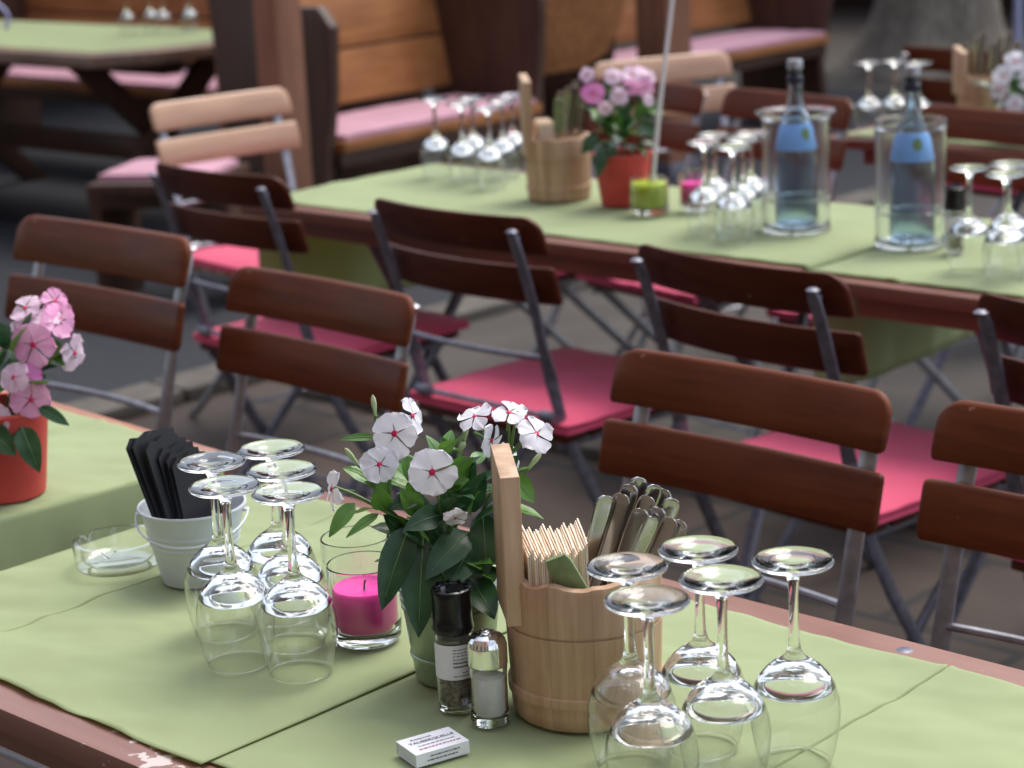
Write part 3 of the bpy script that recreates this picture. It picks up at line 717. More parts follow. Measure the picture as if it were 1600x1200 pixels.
NF = [(-.0402, .2451, .03, .0224, (-.1, .2, 1)), (-.0263, .2526, 0, .0188, (.8, .4, .35)), (-.0549, .2199, .04, .0182, (.05, .25, 1)), (-.0082, .2138, .05, .0235, (.15, .1, 1)),
      (-.0997, .1929, .02, .0188, (-.9, .25, .3)), (.0317, .2483, 0, .0176, (-.35, .85, .35)), (.0621, .2449, -.02, .0176, (.1, .9, .35)), (.0855, .2297, 0, .0188, (.5, .6, .6)),
      (.044, .2234, -.01, .0165, (.6, -.2, .4)), (.059, .2046, -.02, .0147, (.7, .3, .4)), (.0099, .1727, .055, .0118, (.05, -.45, .8))]
NL = [((-.0312, .1623, .04), (-.0594, .1009, .07), .0306, 0), ((-.02, .1499, .04), (-.0275, .0781, .08), .0365, 0), ((.0212, .1497, .03), (-.0193, .1269, .07), .0294, 0),
      ((.0265, .1372, .02), (-.0011, .1145, .07), .0329, 0), ((.0014, .1683, .03), (-.0369, .1655, .05), .0235, 0), ((.0336, .165, .02), (.0356, .1191, .05), .0259, 0),
      ((-.0047, .1621, .03), (.0144, .1934, .05), .0212, 0), ((.0186, .1585, 0), (.0386, .2084, .02), .0235, 0), ((-.0221, .1683, .03), (-.0383, .1994, .04), .02, 1),
      ((-.0541, .1745, .03), (-.0579, .207, .05), .02, 1), ((-.0803, .1819, .03), (-.1036, .1612, .05), .0153, 1), ((-.0596, .1708, .03), (-.0884, .16, .05), .0094, 1),
      ((-.0493, .1898, .02), (-.0704, .2042, .03), .0106, 1), ((-.0587, .2393, .02), (-.0902, .2451, .03), .0076, 1), ((-.0021, .2187, .01), (.014, .2344, .02), .0129, 1),
      ((.0611, .186, -.02), (.0813, .1645, -.01), .02, 1), ((.0461, .18, -.01), (.0728, .1585, 0), .0129, 0), ((-.0034, .1898, .02), (.0235, .1991, .02), .0165, 1),
      ((-.0214, .1838, .03), (-.0509, .1809, .04), .0153, 0), ((.0167, .18, -.01), (.0298, .2093, 0), .0176, 0), ((.0554, .1891, -.02), (.0691, .2065, -.02), .0129, 0), ((-.0331, .1836, .02), (-.0134, .2024, .03), .0176, 1)]
NS = [[(.0004, .0842, 0), (-.0233, .1434, .02), (-.05, .1745, .03), (-.0647, .1993, .03), (-.055, .2182, .035)], [(-.0502, .1714, .03), (-.08, .1883, .025), (-.0973, .1948, .02)],
      [(-.05, .1745, .03), (-.0462, .2178, .03), (-.0404, .2418, .02)], [(-.0019, .0966, 0), (.0089, .1774, .02), (.0145, .2206, .01), (.0226, .2421, 0)],
      [(.0104, .109, 0), (.0398, .1709, 0), (.0602, .2046, -.02), (.062, .2418, -.02)], [(.0602, .2046, -.02), (.0758, .2234, -.01), (.0844, .231, 0)], [(-.0005, .1279, .02), (-.0037, .184, .04), (-.0083, .2103, .045)],
      [(-.0572, .2600, .02), (-.056, .2468, .02), (-.0492, .2178, .03)], [(-.0575, .2024, .03), (-.076, .2145, .02)], [(.0604, .1706, -.02), (.0779, .1922, -.02)], [(.0141, .2113, .01), (.0207, .2266, 0)],
      [(.0003, .1435, .03), (.0084, .1655, .05), (.01, .1758, .053)], [(.0145, .2206, .01), (.0041, .2237, .01)], [(.0602, .2046, -.02), (.0669, .2337, -.02)]]
NB = [((-.0572, .2590, .02), (-.0585, .2790, .02)), ((-.0745, .2130, .02), (-.0865, .2310, .02)), ((.0765, .1900, -.02), (.0900, .2060, -.02)), ((.0207, .2260, 0), (.0235, .2430, 0)), ((.0145, .2206, .01), (.0000, .2262, .01)), ((.0145, .219, .01), (.0215, .229, .012)), ((.0669, .2320, -.02), (.0705, .2470, -.02))]
plant('white flowers with crimson centres in a reflection-tinted zinc pot beside the wooden bucket', (-1.3282, 1.3003, TOP + .001), (.036, .0475, .095, (.25, .75, .833)), M['pot_zinc'], NF, NL, NS,
      ((0, .130, .0), (.048, .045, .045), 46, .048), NB, seed=3, light=.34, fill2=((.0, .185, .0), (.078, .036, .035), 34, .034, .75))

PF = [(.0579, .1926, .03, .0279, (-.05, .15, 1), 'p'), (.0527, .1306, .05, .0248, (.1, .1, 1), 'p'), (.0051, .1077, .05, .0233, (-.1, .2, 1), 'l'), (.0669, .2195, 0, .0202, (0, .85, .45), 'l'),
      (.0441, .2285, -.01, .0217, (-.3, .75, .5), 'l'), (.0845, .2138, 0, .0248, (.75, .3, .5), 'p'), (.0981, .173, 0, .0248, (.8, -.1, .45), 'l'), (.0776, .2334, -.02, .0171, (.3, .5, .6), 'p'),
      (.0354, .1583, .05, .0202, (-.3, .3, .9), 'l'), (-.004, .195, .03, .0233, (.2, .3, .8), 'p'), (-.0252, .1567, .05, .0248, (-.2, .2, 1), 'p'), (-.0299, .222, 0, .0248, (-.2, .5, .8), 'l'),
      (.0352, .2048, .01, .0186, (-.4, .5, .7), 'l'), (.0492, .1559, .04, .0171, (.2, .5, .8), 'm')]
PF = [f[:3] + (f[3] * 1.02,) + f[4:] for f in PF]
PS = [[(0, .08, 0), (.02, .13, .02), (.055, .19, .02)], [(0, .08, 0), (.03, .12, .03), (.05, .13, .045)], [(.02, .13, 0), (.05, .18, 0), (.066, .215, 0)], [(.03, .14, 0), (.07, .17, 0), (.095, .173, 0)], [(0, .08, 0), (0, .15, .02), (-.004, .19, .03)],
      [(0, .08, 0), (.0, .10, .03), (.005, .107, .045)]]
PL = [((.04, .10, .06), (.062, .055, .085), .030, 0), ((.0, .10, .06), (.035, .075, .08), .03, 0), ((.06, .12, .05), (.095, .10, .05), .016, 0), ((.02, .2, .0), (-.0, .222, .0), .012, 0), ((.05, .2, .0), (.025, .205, .01), .02, 1),
      ((.07, .19, .0), (.09, .165, .02), .02, 1), ((.02, .19, .02), (.0, .185, .03), .02, 1)]
plant('bright pink flowers in a red pot at the left edge of the near tables', (-2.1821, 1.3859, TOP + .001), (.047, .0605, .112, ()), M['terracotta'], PF, PL, PS, ((0.005, .15, 0), (.06, .055, .055), 70, .046), seed=5, light=.3)

FF = [(-.0576, .2378, .05, .0247, (-.1, .1, 1), 'm'), (-.0663, .2736, .03, .0169, (-.3, .5, .8), 'l'), (-.0134, .2663, .02, .0208, (0, .6, .7), 'l'), (.0255, .2652, 0, .0234, (.2, .6, .7), 'l'), (.0504, .2422, .03, .0195, (.3, .3, .9), 'p'),
      (-.006, .2309, .05, .0208, (0, .3, 1), 'l'), (.018, .2449, .03, .0195, (0, .4, .9), 'p'), (.0603, .2597, 0, .0156, (.5, .5, .6), 'l'), (-.0357, .2082, .06, .0169, (-.1, -.2, 1), 'l'), (.0452, .2696, -.02, .0169, (.2, .7, .5), 'l'), (.0531, .2186, .05, .013, (.4, .2, .8), 'l')]
FL_ = [((-.04, .13, .05), (-.055, .075, .07), .03, 0), ((-.05, .15, .03), (-.085, .12, .04), .03, 0), ((.03, .17, .04), (.075, .15, .05), .03, 0), ((.05, .2, .03), (.085, .195, .03), .028, 1), ((.03, .23, .02), (.07, .235, .02), .02, 1)]
plant('pale and magenta flowers in a red pot behind the lime green candle', (-2.819, 3.324, TOP + .001), (.046, .0605, .108, ()), M['terracotta'], FF, FL_, [[(0, .08, 0), (-.03, .16, .02), (-.055, .235, .04)], [(0, .08, 0), (.01, .18, 0), (.02, .26, 0)]],
      ((0, .165, .0), (.062, .055, .055), 70, .052), seed=8, light=.3)
WF = [(-.05, .16, .04, .026, (0, .4, 1)), (-.02, .19, .03, .028, (0, .5, 1)), (.02, .17, .05, .028, (0, .3, 1)), (-.03, .10, .07, .024, (0, .1, 1)), (.03, .12, .06, .026, (.1, .1, 1)), (.0, .15, .06, .026, (0, .2, 1)), (-.06, .13, .04, .024, (-.4, .2, 1))]
plant('white flowers at the right edge on the farthest table beside cutlery', (-2.529, 4.417, TOP + .001), (.04, .05, .09, ()), M['white_paint'], WF, [], [[(0, .07, 0), (0, .12, .02), (0, .15, .05)]], ((0, .11, 0), (.07, .05, .055), 50, .055), seed=9, light=.2)

# ------------------------------------------------------------------ wooden caddies
def wooden_bucket(loc, label, rot, r0=.066, r1=.0715, h=.134, ear=.098):
    t = thing('wooden_bucket', loc, 0, label, 'bucket', 'wooden cutlery buckets')
    b = MB(); seg = 96; prof = []
    rows = [(0, 0)] + [(r0 - .003, 0), (r0, .003)]
    for z in (.012, .0225, .0235, .026, .029, .0315, .0325, .05, .07, .086, .0865, .088, .0885, .1):
        r = r0 + (r1 - r0) * z / h
        if .0235 <= z <= .0315: r += .0028
        if z in (.0865, .088): r -= .0016
        if z < .0235: r += .0006
        rows.append((r, z))
    vs = []; fs = []
    def rimz(a): 
        d = (a - rot) % (2 * pi); sc = abs(sin(d * 4.5 + .25 * sin(d * 3))) ** .5
        return h - .0055 + .0055 * sc + .0012 * sin(d * 13 + 1)
    rr = rows[1:]; nrow = len(rr) + 4
    for r, z in rr: vs += [(r * cos(2 * pi * j / seg), r * sin(2 * pi * j / seg), z) for j in range(seg)]
    for (r, dz, inn) in ((r1 - .0015, -.004, 0), (r1 - .003, 0, 0), (r1 - .010, .001, 1), (r1 - .012, -.004, 1)):
        vs += [(r * cos(2 * pi * j / seg), r * sin(2 * pi * j / seg), rimz(2 * pi * j / seg) + dz) for j in range(seg)]
    vs += [((r0 - .011) * cos(2 * pi * j / seg), (r0 - .011) * sin(2 * pi * j / seg), .012) for j in range(seg)]
    tot = nrow + 1
    for i in range(tot - 1):
        for j in range(seg):
            k = (j + 1) % seg; fs.append((i * seg + j, i * seg + k, (i + 1) * seg + k, (i + 1) * seg + j))
    fs.append(tuple(range(seg))[::-1]); fs.append(tuple((tot - 1) * seg + j for j in range(seg)))
    b.add(vs, fs); b.build('tub', M['bucket'], t, smooth=45)
    # tall stave rising out of the wall, cut off on a slant
    b = MB(); T = Matrix.Rotation(rot, 4, 'Z'); rr_ = r1 - .004
    poly = [(-.036, h - .04), (.036, h - .04), (.033, h + ear - .012), (-.031, h + ear), (-.034, h + ear - .004)]
    b.prism([(u, v) for u, v in poly], rr_ - .012, rr_ + .005, 'yz', T=T)
    b.build('stave_handle', M['bucket'], t, bevel=.0015)
    return t
BK = (-1.1837, 1.3226, TOP + .001)
LEFT = atan2(-.689, -.7247)          # image-left direction in plan
wooden_bucket(BK, 'pale carved wooden bucket on the near table holding napkins and cutlery', LEFT + .12, ear=.106)
FB = (-2.992, 3.319, TOP + .001)
wooden_bucket(FB, 'wooden bucket on the second table between upturned glasses and red flower pot', LEFT + .12, ear=.13)
BB = (-2.688, 4.502, TOP + .001)
wooden_bucket(BB, 'wooden cutlery bucket on the farthest table at the upper right', LEFT + .1, r0=.05, r1=.056, ear=.075)

def napkin_mesh(th=.0058, w_=.072, h_=.090):
    b = MB(); n = 4
    for k in range(4):                       # leaves of a folded paper napkin
        y = (k - 1.5) * th / 4
        vs = []
        for i in range(9):
            for j in range(2):
                vs.append(((i / 8 - .5) * w_, y + .00025 * sin(i * .5 + k * 2), h_ * j + (.002 * k if j else 0)))
        front = [(x, y_ - .0006, z) for x, y_, z in vs]; back = [(x, y_ + .0006, z) for x, y_, z in vs]; m = len(vs)
        fs = []
        for i in range(8):
            q = (2 * i, 2 * i + 2, 2 * i + 3, 2 * i + 1); fs += [q, tuple(m + a for a in q[::-1])]
            fs += [(2 * i + 1, 2 * i + 3, m + 2 * i + 3, m + 2 * i + 1), (2 * i + 2, 2 * i, m + 2 * i, m + 2 * i + 2)]
        fs += [(0, 1, m + 1, m), (17, 16, m + 16, m + 17)]
        b.add(front + back, fs)
    return b
nap0 = None
NAPG = 'paper napkins in the wooden bucket'
def napkins(base, spots, label, group, z0=.014):
    global nap0
    for (u, d, dz, ang, tl) in spots:
        p = Vector(base) + CR * u + CT * d + Vector((0, 0, z0 + dz))
        if nap0 is None: o = nap0 = napkin_mesh().build('paper_napkin', M['napkin'], smooth=30)
        else: o = nap0.copy(); scene.collection.objects.link(o)
        o.location = p; o.rotation_euler = (0, tl, atan2(-.7247, .689) + ang)
        tag(o, label, 'napkin', group)
napkins(BK, [(-.049 + .0060 * i, .006 + .0035 * (i % 3) - .004 * (i > 6), .052 - .0012 * (i % 3) + (.007 if i > 7 else 0), (.125 - .006 * i), .008 * ((i % 2) - .5)) for i in range(9)],
        'ivory folded paper napkin standing on edge in the near wooden bucket', NAPG)
napkins(FB, [(-.040 + .006 * i, .01, .058, .16, 0) for i in range(5)], 'ivory paper napkin standing in the wooden bucket of the second table', 'paper napkins on the second table')

def handle_mesh():
    b = MB(); L = .20; rings = []
    for z, w_, t_ in ((0, .0040, .0009), (.05, .0042, .0009), (.10, .0054, .0009), (.14, .0064, .0010), (.175, .0082, .0011), (.191, .0087, .0011), (.1975, .0078, .0010), (.2003, .0052, .0008), (.2012, .0024, .0005)):
        rings.append([(w_ * (abs(cos(a)) ** .45) * (1 if cos(a) > 0 else -1), t_ * (abs(sin(a)) ** .6) * (1 if sin(a) > 0 else -1) - .10 * t_ * cos(a) ** 2, z) for a in [2 * pi * (k + .5) / 16 for k in range(16)]])
    b.loft(rings); return b
cut0 = None
def cutlery(base, items, label, group):
    global cut0
    for (u0, d0, z0, u1, d1, z1, roll) in items:
        p = Vector(base) + L3(u0, z0, d0); q = Vector(base) + L3(u1, z1, d1)
        if cut0 is None: o = cut0 = handle_mesh().build('cutlery_handle', M['cutlery'], smooth=32)
        else: o = cut0.copy(); scene.collection.objects.link(o)
        zx = (q - p).normalized(); wx = CR * cos(roll) + CT * sin(roll); wx = (wx - zx * wx.dot(zx)).normalized(); yx = zx.cross(wx); A = q - zx * .2
        o.matrix_world = Matrix(((wx.x, yx.x, zx.x, A.x), (wx.y, yx.y, zx.y, A.y), (wx.z, yx.z, zx.z, A.z), (0, 0, 0, 1))); tag(o, label, 'cutlery', group)
tips = [(.0200, .215, .012), (.0345, .213, .004), (.0430, .216, -.010), (.0520, .219, -.020), (.0575, .209, .002), (.0650, .213, -.016), (.0735, .207, -.020), (.0660, .200, .008), (.0795, .203, -.006), (.0760, .192, .014), (.0590, .196, .018), (.0845, .188, .010), (.0500, .204, .020)]
cutlery(BK, [(u * .62 - .038, d * .9, .035, u + .003, d * 1.1, z - .017, (-.35, .30, .1, -.2, .5)[i % 5]) for i, (u, z, d) in enumerate(tips)],
        'steel cutlery handle leaning to the right in the near wooden bucket', 'cutlery in the near wooden bucket')
cutlery(FB, [(.01 * i - .0, .0, .03, .012 + .016 * i, .01 * (i % 2), .225 + .01 * (i % 3), .4) for i in range(4)], 'steel cutlery handle in the wooden bucket of the second table', 'cutlery on the second table')
cutlery(BB, [(-.03 + .012 * i, .0, .02, -.035 + .021 * i, .01 * (i % 2), .215 + .012 * (i % 3), .4) for i in range(7)], 'steel cutlery handle in the bucket on the farthest table', 'cutlery on the farthest table')

# green tipped flat stick in the near bucket, and the green one in the far bucket
def stick(loc, a, b_, label):
    t = thing('wooden_stick', loc, 0, label, 'stick'); A, B = L3(*a), L3(*b_); ax = B - A; s = lambda q: A + ax * q
    b = MB(); b.strip([s(0), s(.3), s(.48)], lambda i: CR + CT * .2, [.020, .021, .022], .004); b.build('blade', M['bucket'], t)
    b = MB(); b.strip([s(.48), s(.7), s(.93), s(1)], lambda i: CR + CT * .2, [.0222, .0228, .0225, .018], .0045); b.build('painted_end', M['tag_green'], t)
    return t
stick(BK, (.016, .078, .046), (-.024, .160, .056), 'flat wooden stick with a green painted end in front of the napkins')
stick(FB, (.0, .08, .03), (.006, .215, .04), 'green painted stick in the wooden bucket of the second table')

# ------------------------------------------------------------------ candle glasses
def candle_glass(loc, wax, label, fill=.62, r=.0355, h=.079):
    t = thing('candle_glass', loc, 0, label, 'candle glass', 'candle glasses')
    b = MB(); ri = r - .0026
    b.lathe([(0, .011), (ri - .006, .0115), (ri - .001, .016), (ri, .022), (ri + .0006, h - .001), (r - .0012, h), (r - .0002, h - .001), (r - .0004, .02), (r - .0015, .005), (r - .005, .0006), (r * .55, 0), (.004, .0014), (0, .0014)], 64, sup=.0006)
    b.build('glass', M['glass'], t, smooth=60)
    if wax:
        wr = ri - .0012; top = .016 + (h - .016) * fill
        b = MB(); b.lathe([(0, .0135), (wr - .004, .0135), (wr - .001, .018), (wr, .024), (wr, top - .002), (wr - .002, top), (.016, top - .003), (.005, top - .0045), (0, top - .0045)], 40); b.build('candle', M[wax], t, smooth=50)
        b = MB(); b.tube([(0, 0, top - .006), (.0006, .0004, top + .002), (.0016, .001, top + .006)], .0009, 6); b.build('wick', M['soil'], t)
    return t
candle_glass((-1.462, 1.3141, TOP + .0015), 'wax_pink', 'glass with a magenta candle in front of the white flowers on the near table')
candle_glass((-1.5336, 1.3709, TOP + .0015), None, 'empty clear tumbler behind the magenta candle on the near table', h=.076)
candle_glass((-2.701, 3.264, TOP + .0015), 'wax_green', 'glass with a lime green candle in front of the distant red pot', .85, .040, .072)
candle_glass((-2.640, 3.340, TOP + .0015), 'wax_pink', 'glass with a magenta candle on the second table beside upturned glasses', .66)

# ------------------------------------------------------------------ white pail and black paper pouches
PAIL = (-1.7437, 1.3305, TOP + .0012)
t = thing('small_pail', PAIL, 0, 'small white enamel pail holding black paper napkins', 'pail')
b = MB(); r0, r1, h = .0375, .0555, .082; prof = [(0, .003), (r0 - .003, .003), (r0 - .0025, 0), (r0, 0), (r0 + .0004, .003)]
for i in range(1, 25):
    z = h * i / 25; r = r0 + (r1 - r0) * z / h
    if i in (13, 15, 17): r += .0011
    if i in (12, 14, 16, 18): r -= .0005
    prof.append((r, z))
prof += [(r1 + .001, h - .002), (r1 + .0027, h - .0005), (r1 + .0022, h + .0016), (r1, h + .0012), (r1 - .0012, h - .002), (r0 + .002, .007), (0, .006)]
b.lathe(prof, 56); b.build('pail', M['white_paint'], t, smooth=35)
b = MB(); P = []
for i in range(25):
    a = pi * i / 24; P.append(CR * (cos(a) * (r1 + .004)) + CT * (sin(a) * .060 + .004) + Vector((0, 0, h - .008 - .020 * sin(a))))
b.tube(P, .0011, 8)
for s in (-1, 1): b.lathe([(0, 0), (.0045, 0), (.0045, .002), (0, .003)], 12, T=Matrix.Translation(CR * (s * (r1 + .001)) + Vector((0, 0, h - .009))))
b.build('handle', M['white_paint'], t)
pk = None
for i in range(9):
    if pk is None:
        b = MB(); W, H = .048, .136
        for s in (-1, 1):
            poly = [(-W / 2, 0), (W / 2, 0), (W / 2, H * .94), (W * .3, H), (W * .1, H * .975), (-W * .15, H * 1.0), (-W / 2, H * .965)]
            b.prism(poly, s * .0013 - .0006, s * .0013 + .0006, 'xz')
        pk = o = b.build('black_napkin', M['black_paper'], smooth=30)
    else: o = pk.copy(); scene.collection.objects.link(o)
    u = -.020 + .0052 * i; A = Vector(PAIL) + L3(u * .75 + .004, .030 - .0056 * max(0, i - 2), .004 - .002 * (i % 3)); Bt = A + L3(-.034 + .0026 * i, .115, -.012 + .004 * (i % 2))
    zx = (Bt - A).normalized(); nx = (CR * 1 + CT * (.75 + .07 * (i % 3))); nx = (nx - zx * nx.dot(zx)).normalized(); xx = nx.cross(zx)
    o.matrix_world = Matrix(((xx.x, nx.x, zx.x, A.x), (xx.y, nx.y, zx.y, A.y), (xx.z, nx.z, zx.z, A.z), (0, 0, 0, 1)))
    tag(o, 'black folded paper napkin leaning in the white pail', 'napkin', 'black napkins in the white pail')

# ------------------------------------------------------------------ ashtray
b = MB(); seg = 96; R0, R1, H = .0475, .0485, .030
def notch(a):
    for q in (R_(70), R_(190), R_(310)):
        d = (a - q + pi) % (2 * pi) - pi
        if abs(d) < .16: return .0075 * (1 - (abs(d) / .16) ** 2)
    return 0
rings = []
for (r, z, k) in ((.001, .0055, 0), (.030, .0055, 0), (.037, .007, 0), (.0405, .012, 0), (.0415, .0285, 1), (.0425, H, 1), (R1 - .001, H, 1), (R1, .0285, 1), (R0, .006, 0), (R0 - .0015, .0015, 0), (R0 - .006, 0, 0), (.001, .0012, 0)):
    rings.append([(r * cos(2 * pi * j / seg), r * sin(2 * pi * j / seg), z - k * notch(2 * pi * j / seg)) for j in range(seg)])
b.loft(rings, True)
o = b.build('ashtray', M['thin_glass'], smooth=50, loc=(-1.8456, 1.3028, TOP + .0025)); tag(o, 'round clear glass ashtray with notched rim left of the white pail', 'ashtray')

# ------------------------------------------------------------------ salt, pepper, sugar box
def pepper_mill(loc, rz, label):
    t = thing('pepper_mill', loc, rz, label, 'pepper mill', 'pepper mills'); r = .0172
    b = MB(); ri = r - .0018
    b.lathe([(0, .005), (ri - .002, .005), (ri, .008), (ri, .070), (.0145, .078), (.0158, .078), (r, .0705), (r, .008), (r - .001, .0015), (r - .003, 0), (0, .001)], 56, sup=.0006); b.build('jar', M['glass'], t, smooth=50)
    rnd = random.Random(4); b = MB()
    b.lathe([(0, .0055), (ri - .003, .0055), (ri - .0025, .03), (0, .031)], 20)
    for i in range(110):
        a = rnd.uniform(0, 2 * pi); q = ri - .0022; z = rnd.uniform(.007, .032); c = Vector((q * cos(a), q * sin(a), z)); s_ = rnd.uniform(.0014, .0021)
        M4 = Matrix.Translation(c) @ Matrix.Scale(s_, 4)
        b.lathe([(0, -1), (.7, -.7), (1, 0), (.7, .7), (0, 1)], 7, T=M4)
    pe = b.build('peppercorns', M['pepper'], t)
    b = MB(); n = 40; vs = []
    for i in range(n + 1):
        a = 2 * pi * i / n
        vs += [((r + .0003) * cos(a), (r + .0003) * sin(a), z) for z in (.0335, .066)]
    b.add(vs, [(2 * i, 2 * i + 2, 2 * i + 3, 2 * i + 1) for i in range(n)]); lb = b.build('paper_label', M['white_paper'], t, recalc=False)
    b = MB()
    def arc(a0, a1, z0, z1, rr=r + .0006):
        k = max(2, int(abs(a1 - a0) / .1)); V = []
        for i in range(k + 1):
            a = a0 + (a1 - a0) * i / k; V += [(rr * cos(a), rr * sin(a), z0), (rr * cos(a), rr * sin(a), z1)]
        b.add(V, [(2 * i, 2 * i + 2, 2 * i + 3, 2 * i + 1) for i in range(k)])
    rnd = random.Random(2)
    for row, (z, th, big) in enumerate(((.0615, .0008, 0), (.0585, .0008, 0), (.0558, .0007, 0), (.0525, .0009, 0), (.0488, .0016, 1), (.0452, .0016, 1), (.0398, .0008, 0), (.0368, .0008, 0))):
        a = 0.1 if row != 6 else .55
        while a < 1.25:
            wl = rnd.uniform(.07, .2) * (1.0 if not big else .55); arc(a, a + wl, z, z + th); a += wl + (.05 if not big else .025)
    b.build('print', M['ink'], lb, recalc=False)
    b = MB(); rc = .0192
    b.lathe([(0, .074), (.0165, .074), (.0182, .075), (rc - .0006, .077), (rc, .079), (rc - .0012, .083), (.0178, .090), (.0176, .108), (.0182, .1125), (.0178, .1145), (.016, .1155), (.0140, .1150), (.0128, .1135), (0, .1135)], 48)
    for i in range(9):
        a = 2 * pi * i / 9; b.box((.0145 * cos(a), .0145 * sin(a), .116), (.0035, .003, .002))
    b.build('cap', M['black_plastic'], t, smooth=35)
    return t
FACE = atan2(-.7247, .689)
PM = pepper_mill((-1.2718, 1.246, TOP + .0012), FACE - .15, 'pepper mill with a black cap and white paper label in front of the zinc pot')
dup(PM, (-1.979, 3.235, TOP + .0012), FACE + .8, 'distant pepper mill with a black cap beside the right wine cooler', 'pepper mills')
t = thing('salt_shaker', (-1.2263, 1.2415, TOP + .0012), 0, 'salt shaker with a rounded steel cap beside the pepper mill', 'salt shaker')
r = .0176; b = MB()
b.lathe([(0, .008), (.0125, .008), (.0142, .010), (.0148, .055), (.0165, .0565), (r - .0004, .0555), (r - .0012, .045), (r - .0012, .014), (r, .007), (r, .003), (r - .002, .0004), (0, .0012)], 56, sup=.0006); b.build('glass', M['glass'], t, smooth=50)
b = MB(); b.lathe([(0, .0088), (.0120, .0088), (.0136, .0108), (.0141, .045), (.009, .0475), (.003, .046), (0, .0465)], 32); b.build('salt', M['salt'], t)
b = MB(); b.lathe([(0, .0545), (r - .0025, .0545), (r - .0006, .055), (r, .056), (r, .0735), (r - .0012, .078), (.0142, .0815), (.0100, .0838), (.0062, .0846), (.0052, .0852), (.0048, .0866), (.0030, .0874), (0, .0876)], 48, sup=.0008); b.build('cap', M['chrome'], t, smooth=40)

# sugar box with printed lettering
mbc = Vector((-1.2202, 1.1633, TOP + .0012)); e1 = Vector((-1.1961 + 1.2104, 1.1834 - 1.1338, 0)); W = e1.length; rz = atan2(e1.y, e1.x); D = .036; Hh = .0118
t = thing('paper_box', mbc, rz, 'small white printed cardboard box lying in front of the pepper mill', 'box')
b = MB()
b.box((0, 0, .0005), (W, D, .0006)); b.box((0, 0, Hh - .0004), (W, D, .0006)); b.box((0, -D / 2 + .0003, Hh / 2), (W, .0006, Hh - .0012)); b.box((0, D / 2 - .0003, Hh / 2), (W, .0006, Hh - .0012))
b.build('sleeve', M['white_paper'], t, smooth=0)
b = MB(); b.box((0, 0, Hh / 2), (W - .0012, D - .0014, Hh - .0018)); b.build('tray', M['white_paint'], t, smooth=0)
def text(body, size, mat, parent, loc, rot=(0, 0, 0), name='print', shear=0, sx=1.0):
    cu = bpy.data.curves.new(name, 'FONT'); cu.body = body; cu.size = size; cu.align_x = 'CENTER'; cu.align_y = 'CENTER'; cu.shear = shear; cu.extrude = .00003
    tmp = bpy.data.objects.new('tmp', cu); scene.collection.objects.link(tmp); bpy.context.view_layer.update()
    me = bpy.data.meshes.new_from_object(tmp.evaluated_get(bpy.context.evaluated_depsgraph_get())); bpy.data.objects.remove(tmp)
    me.name = name; me.materials.clear(); me.materials.append(mat)
    o = bpy.data.objects.new(name, me); scene.collection.objects.link(o); o.parent = parent; o.location = loc; o.rotation_euler = rot; o.scale = (sx, 1, 1)
    return o
text('Restaurant', .0046, M['ink'], t, (-.006, .0105, Hh + .0003), shear=.2)
text('TAUBERQUELLE', .0060, M['ink'], t, (.001, .0035, Hh + .0003))
b = MB(); rnd = random.Random(5)
for (y, th, x0, x1) in ((-.0038, .0007, -.016, .018),):
    x = x0
    while x < x1: l = rnd.uniform(.0012, .004); b.box((x + l / 2, y, Hh + .0003), (l, th, .0002)); x += l + .0009
b.build('print', M['ink'], t, smooth=0)
b = MB(); x = -.018
while x < .020: l = rnd.uniform(.0015, .004); b.box((x + l / 2, -.0100, Hh + .0003), (l, .0012, .0002)); x += l + .0011
b.build('print', M['ink_red'], t, smooth=0)
b = MB()
for (z, x0, x1) in ((.0078, -.012, .015), (.0042, -.015, .014)):
    x = x0
    while x < x1: l = rnd.uniform(.0012, .004); b.box((x + l / 2, -D / 2 - .0002, z), (l, .0002, .0011)); x += l + .0009
b.build('print', M['ink'], t, smooth=0)

